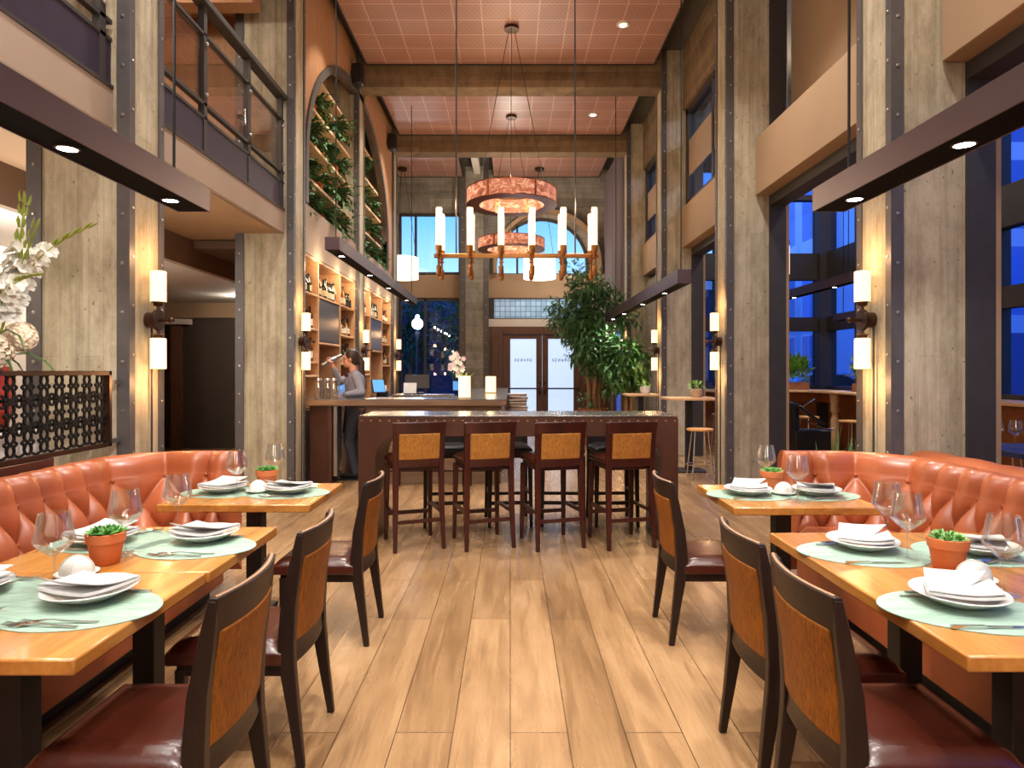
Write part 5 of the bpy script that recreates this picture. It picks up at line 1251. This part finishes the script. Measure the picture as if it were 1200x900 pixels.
# ---- bartender
def person():
    t = thing('bartender', 'person in grey shirt and dark apron pouring from a raised shaker behind the bar', 'person', (-2.12, 8.80, 0))
    def bone(m, p, q, r1, r2, n=7, sx=1.0):
        p, q = Vector(p), Vector(q); N = 6
        m.tube([p.lerp(q, i/N) for i in range(N+1)], [r1+(r2-r1)*i/N for i in range(N+1)], 12)
        m.sphere(p, r1, 12, 8); m.sphere(q, r2, 12, 8)
    y0 = 8.80
    NS, FS = Vector((-2.045, y0-.175, 1.385)), Vector((-2.12, y0+.165, 1.40))       # near and far shoulder
    NE, NW_ = Vector((-1.965, y0-.24, 1.175)), Vector((-2.19, y0-.32, 1.135))
    FE, FW = Vector((-2.355, y0+.12, 1.30)), Vector((-2.40, y0-.02, 1.52))
    NH, FH = Vector((-2.25, y0-.33, 1.116)), Vector((-2.405, y0-.04, 1.575))
    HC = Vector((-2.165, y0-.01, 1.615)); f = Vector((-1, -.12, -.06)).normalized(); sd = Vector((.12, -1, 0)).normalized(); up = Vector((0,0,1))
    b = MB()
    def ell(m, c, r, sc, seg=18, rings=12): m.sphere(c, r, seg, rings, sc)
    ell(b, HC + up*.02, .1, (.93, .74, 1.05)); ell(b, HC + f*.03 - up*.055, .07, (.85, .78, .95)); ell(b, HC + f*.055 - up*.095, .028, (1, 1, .8))   # skull, jaw, chin
    b.tube([HC + f*.088 + up*.015, HC + f*.108 - up*.025, HC + f*.118 - up*.040, HC + f*.088 - up*.05], [.009, .012, .014, .010], 8)                # nose
    ell(b, HC + f*.088 - up*.072, .014, (.8, 1.5, .5)); ell(b, HC + f*.084 - up*.083, .013, (.8, 1.5, .6)); ell(b, HC + f*.078 + up*.03, .024, (.7, 2.1, .5))   # lips, brow
    for s in (1, -1): ell(b, HC + sd*(s*.073) - f*.005 - up*.005, .03, (.6, .35, 1)); ell(b, HC + f*.05 + sd*(s*.04) - up*.035, .03, (.8, .7, .9))
    bone(b, HC - up*.06 - f*.015, Vector((-2.1, y0, 1.38)), .052, .06)
    bone(b, (-2.08, y0-.06, 1.30), (-2.10, y0-.05, 1.0), .10, .095); bone(b, (-2.10, y0+.07, 1.30), (-2.10, y0+.05, 1.0), .10, .095); bone(b, NS, FS, .055, .055)
    bone(b, (-2.10, y0-.07, .95), (-2.10, y0+.07, .95), .105, .105)
    for s, kx, ax in ((-1, -2.17, -2.08), (1, -2.06, -2.02)):
        bone(b, (-2.10, y0+s*.085, .92), (kx, y0+s*.09, .50), .085, .058); bone(b, (kx, y0+s*.09, .50), (ax, y0+s*.10, .09), .055, .036)
    bone(b, NS, NE, .048, .04); bone(b, NE, NW_, .038, .026); bone(b, FS, FE, .048, .04); bone(b, FE, FW, .038, .026)
    # hands: palm plus five bent fingers each
    ell(b, NH, .042, (1.0, .75, .38)); 
    for k in range(4):
        r0 = NH + Vector((-.03, -.024+.017*k, .004)); L = (.058, .068, .064, .05)[k]
        b.tube([r0, r0+Vector((-L*.5, -.004+.003*k, .012)), r0+Vector((-L*.85, -.006+.004*k, .002)), r0+Vector((-L*1.02, -.006+.004*k, -.016))], [.010, .0095, .0085, .007], 8)
    b.tube([NH+Vector((.0, .03, .0)), NH+Vector((-.03, .045, .006)), NH+Vector((-.058, .038, -.004))], [.012, .0105, .008], 8)
    ell(b, FH, .042, (.42, .8, 1.0))
    for k in range(4):
        r0 = FH + Vector((.0, -.026+.017*k, .03)) ; 
        b.tube([r0, r0+Vector((-.024, -.001, .028-.006*k)), r0+Vector((-.056, 0, .022-.010*k)), r0+Vector((-.070, .0, -.004-.010*k))], [.0105, .010, .009, .0075], 8)
    b.tube([FH+Vector((-.005, -.034, -.01)), FH+Vector((-.03, -.046, .012)), FH+Vector((-.058, -.036, .02))], [.012, .0105, .008], 8)
    def fused(m, name, mat, vox, par=t, it=4, smooth=80):
        o = m.build(name, mat, par, smooth=smooth); r = o.modifiers.new('fuse', 'REMESH'); r.mode = 'VOXEL'; r.voxel_size = vox; r.use_smooth_shade = True
        s = o.modifiers.new('soften', 'SMOOTH'); s.factor = .5; s.iterations = it; return o
    fused(b, 'body', X['skin'], .0055, it=3)
    e = MB()
    for s in (1, -1): e.sphere(HC + f*.078 + sd*(s*.033) + up*.008, .009, 10, 8)
    e.build('eyes', X['black'], t)
    c = MB()
    bone(c, (-2.07, y0-.07, 1.32), (-2.09, y0-.06, 1.02), .118, .112); bone(c, (-2.10, y0+.08, 1.32), (-2.10, y0+.06, 1.02), .115, .112); bone(c, (-2.12, y0, 1.27), (-2.13, y0, 1.15), .125, .115)
    bone(c, NS, FS, .068, .066); bone(c, NS, NE, .066, .054); bone(c, NE, NE.lerp(NW_, .93), .052, .037); bone(c, FS, FE, .064, .053); bone(c, FE, FE.lerp(FW, .82), .052, .038)
    bone(c, (-2.105, y0, 1.37), (-2.115, y0, 1.43), .078, .066)
    fused(c, 'shirt', X['shirt'], .008, it=5)
    l = MB()
    for s, kx, ax in ((-1, -2.17, -2.08), (1, -2.06, -2.02)):
        bone(l, (-2.10, y0+s*.08, .95), (kx, y0+s*.09, .50), .10, .07); bone(l, (kx, y0+s*.09, .50), (ax, y0+s*.10, .10), .068, .055)
    bone(l, (-2.10, y0-.06, 1.0), (-2.10, y0+.06, 1.0), .115, .115); fused(l, 'trousers', X['pants'], .009)
    a = MB().shell(lambda u, v: (-2.10-.135*math.cos((u-.5)*3.4)-.035*(1-v), y0+.155*math.sin((u-.5)*3.4), .62+.44*v), lambda u, v: (-2.10-.125*math.cos((u-.5)*3.4)-.035*(1-v), y0+.146*math.sin((u-.5)*3.4), .62+.44*v), 24, 8); a.build('apron', X['apron'], t, smooth=60)
    for s, ax in ((-1, -2.08), (1, -2.02)):
        h = MB(); bone(h, (ax+.02, y0+s*.10, .062), (ax-.17, y0+s*.115, .052), .043, .034); h.box(ax-.2, ax+.06, y0+s*.105-.038, y0+s*.105+.038, 0.03, .045); bone(h, (ax, y0+s*.10, .06), (ax, y0+s*.10, .11), .045, .045)
        fused(h, 'shoe', X['shoe'], .008)
    hr = MB(); ell(hr, HC + up*.042 - f*.022, .106, (.96, .84, 1.0)); ell(hr, HC - f*.05 - up*.01, .085, (.8, .85, 1.1))
    P = [HC - f*.10 + up*.02, HC - f*.15 - up*.05, HC - f*.15 - up*.16, HC - f*.165 - up*.28, HC - f*.18 - up*.40, HC - f*.17 - up*.48]
    hr.tube(P, [.04, .042, .04, .036, .028, .008], 12); o = fused(hr, 'hair', X['hair'], .008)
    # keep the hairline off the face: the cap sits back from the brow
    w = MB(); N = Vector((-2.185, y0-.035, 1.395))
    for s in (1, -1): w.add([N, N+Vector((-.03, s*.055, .03)), N+Vector((-.03, s*.055, -.03)), N+Vector((-.055, s*.03, 0))], [(0,1,3),(0,3,2),(0,2,1),(1,2,3)])
    w.sphere(N+Vector((-.028,0,0)), .014, 8, 6); w.build('bow_tie', X['bow'], t)
    # shaker held in the raised hand
    k = thing('cocktail_shaker', 'steel cocktail shaker tilted in the bartender\'s raised hand', 'shaker', FH + Vector((-.035, 0, .01)))
    ax = Vector((-.80, -.1, -.42)).normalized(); c0 = FH + Vector((-.038, 0, .012))
    m = MB().tube([c0 - ax*.10, c0 - ax*.09, c0 + ax*.06, c0 + ax*.10], [.026, .034, .041, .044], 18); m.build('tin', X['inox'], k, smooth=40)
    MB().tube([c0 - ax*.105, c0 - ax*.17, c0 - ax*.185], [.033, .024, .018], 16).build('cap', X['inox'], k, smooth=40)
    return t
person()
# ---- high tables and their stools
def make_chrome_stool(h=.68):
    t = thing('wire_stool', '', 'stool')
    MB().lathe([(.001, h-.03), (.165, h-.03), (.175, h-.022), (.175, h-.006), (.168, h), (.001, h)], 28).build('seat', X['stoolwood'], t, smooth=40)
    for k in range(4):
        a = PI/4 + k*PI/2
        MB().tube([(.12*math.cos(a), .12*math.sin(a), h-.03), (.20*math.cos(a), .20*math.sin(a), .0)], .0095, 8).build('leg', X['chrome'], t)
    MB().tube([(.178*math.cos(2*PI*i/28), .178*math.sin(2*PI*i/28), .20) for i in range(28)], .008, 6, True).build('foot_ring', X['chrome'], t)
    return t
cs = make_chrome_stool(); cs.location = (2.55, 8.72, 0); tag(cs, 'round wooden topped wire stool in front of the nearer high table', 'stool', 'wire stools')
for x, y, lab in ((2.28, 10.15, 'wire stool behind the nearer high table'), (5.2, 6.8, 'wire stool at the window counter, glimpsed past the near pillar'), (5.2, 8.1, 'wire stool at the window counter, hidden mostly by the near pillar'), (5.22, 9.15, 'wire stool at the window counter under the corner plant'), (5.32, 10.15, 'wire stool at the window counter in front of the turned leg'), (5.1, 11.1, 'wire stool near the bend of the window counter'), (4.4, 11.75, 'wire stool behind the dark cabinet at the window counter'), (3.85, 11.8, 'wire stool at the inner end of the window counter')):
    dup(cs, (x, y, 0), R.random()*1.5, lab)
def high_table(x, y, hx, hy, z, lab):
    t = thing('high_table', lab, 'high table', (x, y, 0), 0, 'oak topped high tables')
    MB().box(x-hx, x+hx, y-hy, y+hy, z-.035, z).build('table_top', X['butcher'], t, bevel=.005)
    MB().box(x-.045, x+.045, y-.045, y+.045, .02, z-.035).build('post', X['black'], t, bevel=.003)
    MB().box(x-.22, x+.22, y-.22, y+.22, 0, .02).build('base_plate', X['black'], t, bevel=.004)
high_table(2.60, 9.45, .36, .30, 1.07, 'nearer oak topped high table between the window-side pillars'); high_table(2.20, 10.95, .27, .25, 1.07, 'farther small high table under the smaller tree')
def table_pot(x, y, z, mat, lab, n=60):
    t = thing('potted_herb', lab, 'potted plant', (x, y, z)); MB().lathe([(.06, 0), (.085, .05), (.085, .12), (.078, .125), (.074, .10), (.001, .10)], 20, (x, y, z)).build('pot', mat, t)
    l = MB(); leafy(l, (x, y, z+.16), (.11, .1, .06), n, .06, .03, rr, .2, .3); l.build('leaves', X['herb'], t, smooth=None)
table_pot(2.70, 9.40, 1.0705, X['pot_g'], 'clay pot of small green plant on the nearer high table'); table_pot(2.27, 10.93, 1.0705, X['pot_w'], 'white pot on the farther high table', 30)
# ---- window counter
t = thing('window_counter', 'pale timber counter wrapping below the blue side windows', 'counter', (5.9, 8, 0))
MB().prism([(5.55, -1), (6.12, -1), (6.12, 12.7), (3.3, 12.7), (3.3, 12.15), (5.0, 12.15), (5.45, 11.9), (5.55, 11.5)], 1.06, 1.10, 'z').build('counter_top', X['butcher'], t, bevel=.005)
MB().box(5.95, 6.0, -1, 12.4, .86, 1.06).box(3.3, 5.95, 12.4, 12.45, .86, 1.06).build('apron', X['pot_b'], t, smooth=None)
for x, y in ((5.68, 11.35), (5.68, 8.6), (5.68, 5.6), (5.68, 2.6), (3.6, 12.25)):
    MB().lathe([(.05, 0), (.07, .02), (.06, .2), (.075, .6), (.05, .66), (.05, .72), (.08, .76), (.06, .86), (.09, 1.0), (.09, 1.06)], 18, (x, y, 0)).build('turned_leg', X['butcher'], t, smooth=50)
def planter(x, y, hx, hy, lab):
    t = thing('planter_box', lab, 'planter', (x, y, 1.1)); MB().box(x-hx, x+hx, y-hy, y+hy, 1.101, 1.24).build('box', X['pot_b'], t, bevel=.006)
    l = MB(); leafy(l, (x, y, 1.48), (hx*1.2, hy*1.2, .20), 420, .17, .05, rr, .15, .9); l.clip(lambda px, py, pz: pz < 1.115); l.build('leaves', X['herb'], t, smooth=None)
planter(5.45, 12.42, .24, .09, 'planter box of bright herbs at the bend of the window counter'); planter(5.88, 10.75, .09, .24, 'planter box of bright herbs on the side counter by the near pillar')
t = thing('service_cabinet', 'dark cabinet with tilted black lid in the window room', 'cabinet', (4.72, 10.3, 0))
MB().box(4.45, 5.0, 10.1, 10.55, .0, .52).build('body', X['black'], t, bevel=.01); MB().cbox((4.68, 10.2, .78), (.26, .2, .02), (.15, .62, 0)).build('tilted_lid', X['blackpl'], t, bevel=.006); MB().box(4.42, 4.5, 10.1, 10.5, .52, .95).build('side_post', X['black'], t, bevel=.006)
MB().tube([(4.5, 10.05, .88), (4.62, 10.02, .97), (4.7, 10.02, 1.02)], .012, 6).tube([(4.55, 10.05, .70), (4.85, 10.02, .56), (4.98, 10.0, .55)], .012, 6).build('handle', X['chrome'], t)
def snake_plant(x, y, lab):
    t = thing('snake_plant', lab, 'potted plant', (x, y, 0)); MB().lathe([(.10, 0), (.13, .3), (.12, .3), (.11, .26), (.001, .26)], 18, (x, y, 0)).build('pot', X['pot_w'], t)
    l = MB()
    for k in range(9):
        a = k*2.4; h = R.uniform(.5, .78); b0 = Vector((x+.05*math.cos(a), y+.05*math.sin(a), .25)); tp = b0 + Vector((.13*math.cos(a), .13*math.sin(a), h))
        l.tube([b0, b0.lerp(tp, .35), b0.lerp(tp, .7), tp], [.02, .034, .028, .002], 4, flat=.2)
    l.build('leaves', X['leaf'], t)
snake_plant(2.35, 4.72, 'snake plant behind the curved end of the window-side booth'); snake_plant(2.90, 5.2, 'snake plant beside the pillar behind the window-side booth')
t = thing('dining_table', 'blue topped table in the window room at the edge of the frame', 'table', (4.75, 5.9, 0)); MB().box(4.35, 5.15, 5.5, 6.3, .70, .75).build('table_top', mk('navy table top', '#2c3b78', .6), t, bevel=.006); MB().box(4.71, 4.79, 5.86, 5.94, .02, .7).box(4.5, 5.0, 5.65, 6.15, 0, .02).build('pedestal', X['black'], t, bevel=.004)  # plain blue table top
place('glass', make_glass, 4.62, 5.93, TZ, 0, 'wine glass on the blue topped table past the near pillar, nearer the frame edge', 'wine glass', 'wine glasses'); place('glass', make_glass, 4.50, 6.0, TZ, 0, 'wine glass on the blue topped table, half hidden by the near pillar', 'wine glass', 'wine glasses')
# ---- the street outside
struct('street_ground', MB().box(-40, 45, 18.3, 60, -.4, -.05).box(6.6, 45, -20, 18.3, -.4, -.05), X['asphalt'], 'dark street outside', 'street', smooth=None)
for x0, x1, y0, y1, h, m, lab in ((-26, -1.5, 30, 40, 5.3, 'facade2', 'dark low building across the street from the end wall'), (3, 12.5, 30, 40, 5.2, 'facade2', 'dark low building behind the entrance'), (12, 30, 24, 36, 17, 'facade', 'blue grey building seen past the corner post'), (22, 32, 4, 22, 13, 'facade', 'blue grey building across the side street'), (21, 32, -12, 1.5, 9, 'facade2', 'brick building across the side street')):
    o = MB().box(x0, x1, y0, y1, -.05, h).build('street_building', X[m], smooth=None); tag(o, lab, 'building', kind='structure'); MB().box(x0-.2, x1+.2, y0-.2, y1+.2, h, h+.4).build('cornice', X['white'], o, smooth=None)
for k, (x, y, h, w) in enumerate(((-6.4, 25, 4.6, 1.5), (-4.4, 28.5, 5.0, 1.5), (-1.8, 25, 4.6, 1.3), (-8.8, 27, 5.2, 1.6))):
    t = thing('street_tree', ['dark street tree beside the lamp post outside', 'dark street tree behind the lamp post', 'dark street tree next to the pilaster outside', 'dark street tree at the far edge of the street window'][k], 'tree', (x, y, -.05)); MB().tube([(x, y, -.05), (x+.05, y, h*.6)], [.12, .08], 8).build('trunk', X['bark'], t)
    l = MB(); leafy(l, (x, y, h*.62), (w, w*.8, h*.38), 900, .3, .15, rr, .3); l.build('leaves', X['leaf'], t, smooth=None)
t = thing('street_lamp', 'glowing globe street lamp outside the end window', 'street lamp', (-3.15, 22, -.05)); MB().lathe([(.12, 0), (.12, .3), (.06, .4), (.045, 2.6), (.09, 2.7), (.1, 2.85)], 16, (-3.15, 22, -.05)).build('post', X['steel_d'], t); MB().sphere((-3.15, 22, 3.06), .19, 20, 14).sphere((-3.15, 22, 3.3), .07, 10, 8).build('globe', glow('lit street globe', '#eef4ff', 14), t)
lamp('street_globe', 'POINT', (-3.15, 21.7, 3.1), 80, (.9,.95,1), .2)
t = thing('parked_car', 'pale car parked outside the side windows', 'car', (9.6, 20.6, -.05))
pr = [(-2.1, .25), (-2.15, .6), (-1.9, .85), (-1.2, .95), (-.6, 1.4), (.7, 1.42), (1.4, 1.0), (2.1, .9), (2.2, .5), (2.1, .25)]
MB().prism([(9.6+a, b) for a, b in pr], 19.8, 21.4, 'y').build('body', X['car'], t, bevel=.06, seg=3)
MB().prism([(9.6-.95, .98), (9.6-.52, 1.32), (9.6+.62, 1.34), (9.6+1.15, 1.0)], 19.78, 21.42, 'y').build('side_glass', X['screen'], t, smooth=None)
for dx in (-1.35, 1.35):
    for y in (19.78, 21.22): MB().cyl((9.6+dx, y, .27), .32, .2, 20, 'y').build('wheel', X['black'], t)
# ================================================================ light and camera
W = bpy.data.worlds.new('dusk'); bpy.context.scene.world = W; W.use_nodes = True; nt = W.node_tree
bg = nt.nodes['Background']; tc = nt.nodes.new('ShaderNodeTexCoord'); sx = nt.nodes.new('ShaderNodeSeparateXYZ'); nt.links.new(tc.outputs['Generated'], sx.inputs[0])
col = ramp(nt, sx.outputs[2], [(0, lin('#c9dcf0')), (.12, lin('#9cc6f0')), (.24, lin('#5a9fe6')), (.7, lin('#2668e0'))])
nt.links.new(col, bg.inputs['Color']); bg.inputs['Strength'].default_value = 2.3
# ceiling downlights: visible lens and a spot behind each
def downlight(x, y, lab, e=260, sp=75):
    t = thing('ceiling_downlight', lab, 'downlight', (x, y, 6.66), 0, 'ceiling downlights')
    MB().lathe([(.055, -.004), (.095, -.006), (.1, .002), (.1, .02)], 24, (x, y, 6.665), False).build('trim_ring', X['white'], t)
    MB().lathe([(.06, 0), (.06, .004)], 24, (x, y, 6.662)).build('lens', X['down'], t)
    lamp('ceiling_spot', 'SPOT', (x, y, 6.60), e, (1, .95, .87), .08, (x, y, 0), sp, .7)
DL = [(1.68, 9.77), (1.68, 13.2)]
downlight(1.70, 9.77, 'lit ceiling downlight in the panel in front of the beams'); downlight(1.68, 13.2, 'lit ceiling downlight in the panel between the beams')
for i, (x, y) in enumerate([(-1.7, 6.3), (1.7, 6.3), (-1.7, 3.2), (1.7, 3.2), (-1.5, -1.2), (1.5, -1.2), (-1.7, 9.77), (-1.68, 13.2)]):
    lamp('ceiling_spot', 'SPOT', (x, y, 6.6), 560 if y < 5 else 600, (1, .96, .90), .12, (x, y, 0), 95, .8)  # spots without a lens, added to raise the overall brightness
for x, y, tx, ty, e in ((.9, .3, -.2, 3.0, 850), (-1.0, 1.0, .3, 4.2, 700), (.2, 4.6, 0, 7, 500)):
    lamp('ceiling_spot', 'SPOT', (x, y, 6.6), e, (1, .94, .85), .045, (tx, ty, 0), 42, .35)
# lamps for passage, mezzanine and window room, then added fill lights
for x, y, z, e in ((-4.6, 7.0, 2.68, 60), (-4.6, 11, 2.68, 30), (-4.6, 3.5, 2.5, 45), (-4.2, 6.2, 5.5, 60), (-4.2, 3, 5.5, 40), (4.8, 4, 6.2, 150), (4.8, 8, 6.2, 150), (4.6, 11.4, 6.2, 120), (0, 15.6, 5.2, 70), (1.2, 16.6, 3.8, 40)):
    lamp('room_fill_lamp', 'POINT', (x, y, z), e, (1, .9, .77), .12)
for x, y, z, e in ((0, -2.2, 3.4, 120), (-1.8, -3.2, 2.6, 50), (1.8, -3.2, 2.6, 50), (-4.0, 4.6, 2.0, 50), (0, 2.0, 6.0, 160), (-3.9, 5.2, 2.2, 25), (-2.0, 2.6, 3.4, 25)):
    lamp('room_fill_lamp', 'POINT', (x, y, z), e, (1, .96, .91), .25)  # fill lights with no fixture, added to brighten walls and pillar faces
for y in (8.9, 9.9, 10.8, 12, 13, 14):
    lamp('shelf_light', 'POINT', (-2.5, y, 2.9), 9, (1, .78, .5), .04)
for s, y in ((-1, 4.3), (1, 4.3)): lamp('rail_beam', 'SPOT', (s*1.53, 3.0, 2.2), 95, (1, .96, .9), .03, (s*2.95, y, 1.15), 55, .8)  # extra spots added by the rail ends to brighten the pillar fronts
for y in (9, 10.2, 11.9, 13.2): lamp('arch_light', 'SPOT', (-1.6, y, 6.4), 110, (1, .88, .72), .06, (-2.8, y, 4.4), 70, .6)
cam = bpy.data.cameras.new('camera'); cam.sensor_width = 36; cam.lens = 760/1200*36; cam.shift_x = 2/1200; cam.shift_y = -15/1200; cam.clip_end = 300
co = bpy.data.objects.new('camera', cam); COL.objects.link(co); co.location = (0, 0, 1.45); co.rotation_euler = (PI/2, 0, 0)
S = bpy.context.scene; S.camera = co
S.view_settings.view_transform = 'Standard'; S.view_settings.look = 'None'; S.view_settings.exposure = 0.12; S.view_settings.gamma = 1; S.view_settings.use_curve_mapping = False
try:
    S.cycles.use_denoising = True; S.cycles.max_bounces = 8; S.cycles.diffuse_bounces = 4; S.cycles.glossy_bounces = 4; S.cycles.transparent_max_bounces = 24
    S.cycles.caustics_reflective = False; S.cycles.caustics_refractive = False; S.cycles.sample_clamp_indirect = 6
except Exception: pass
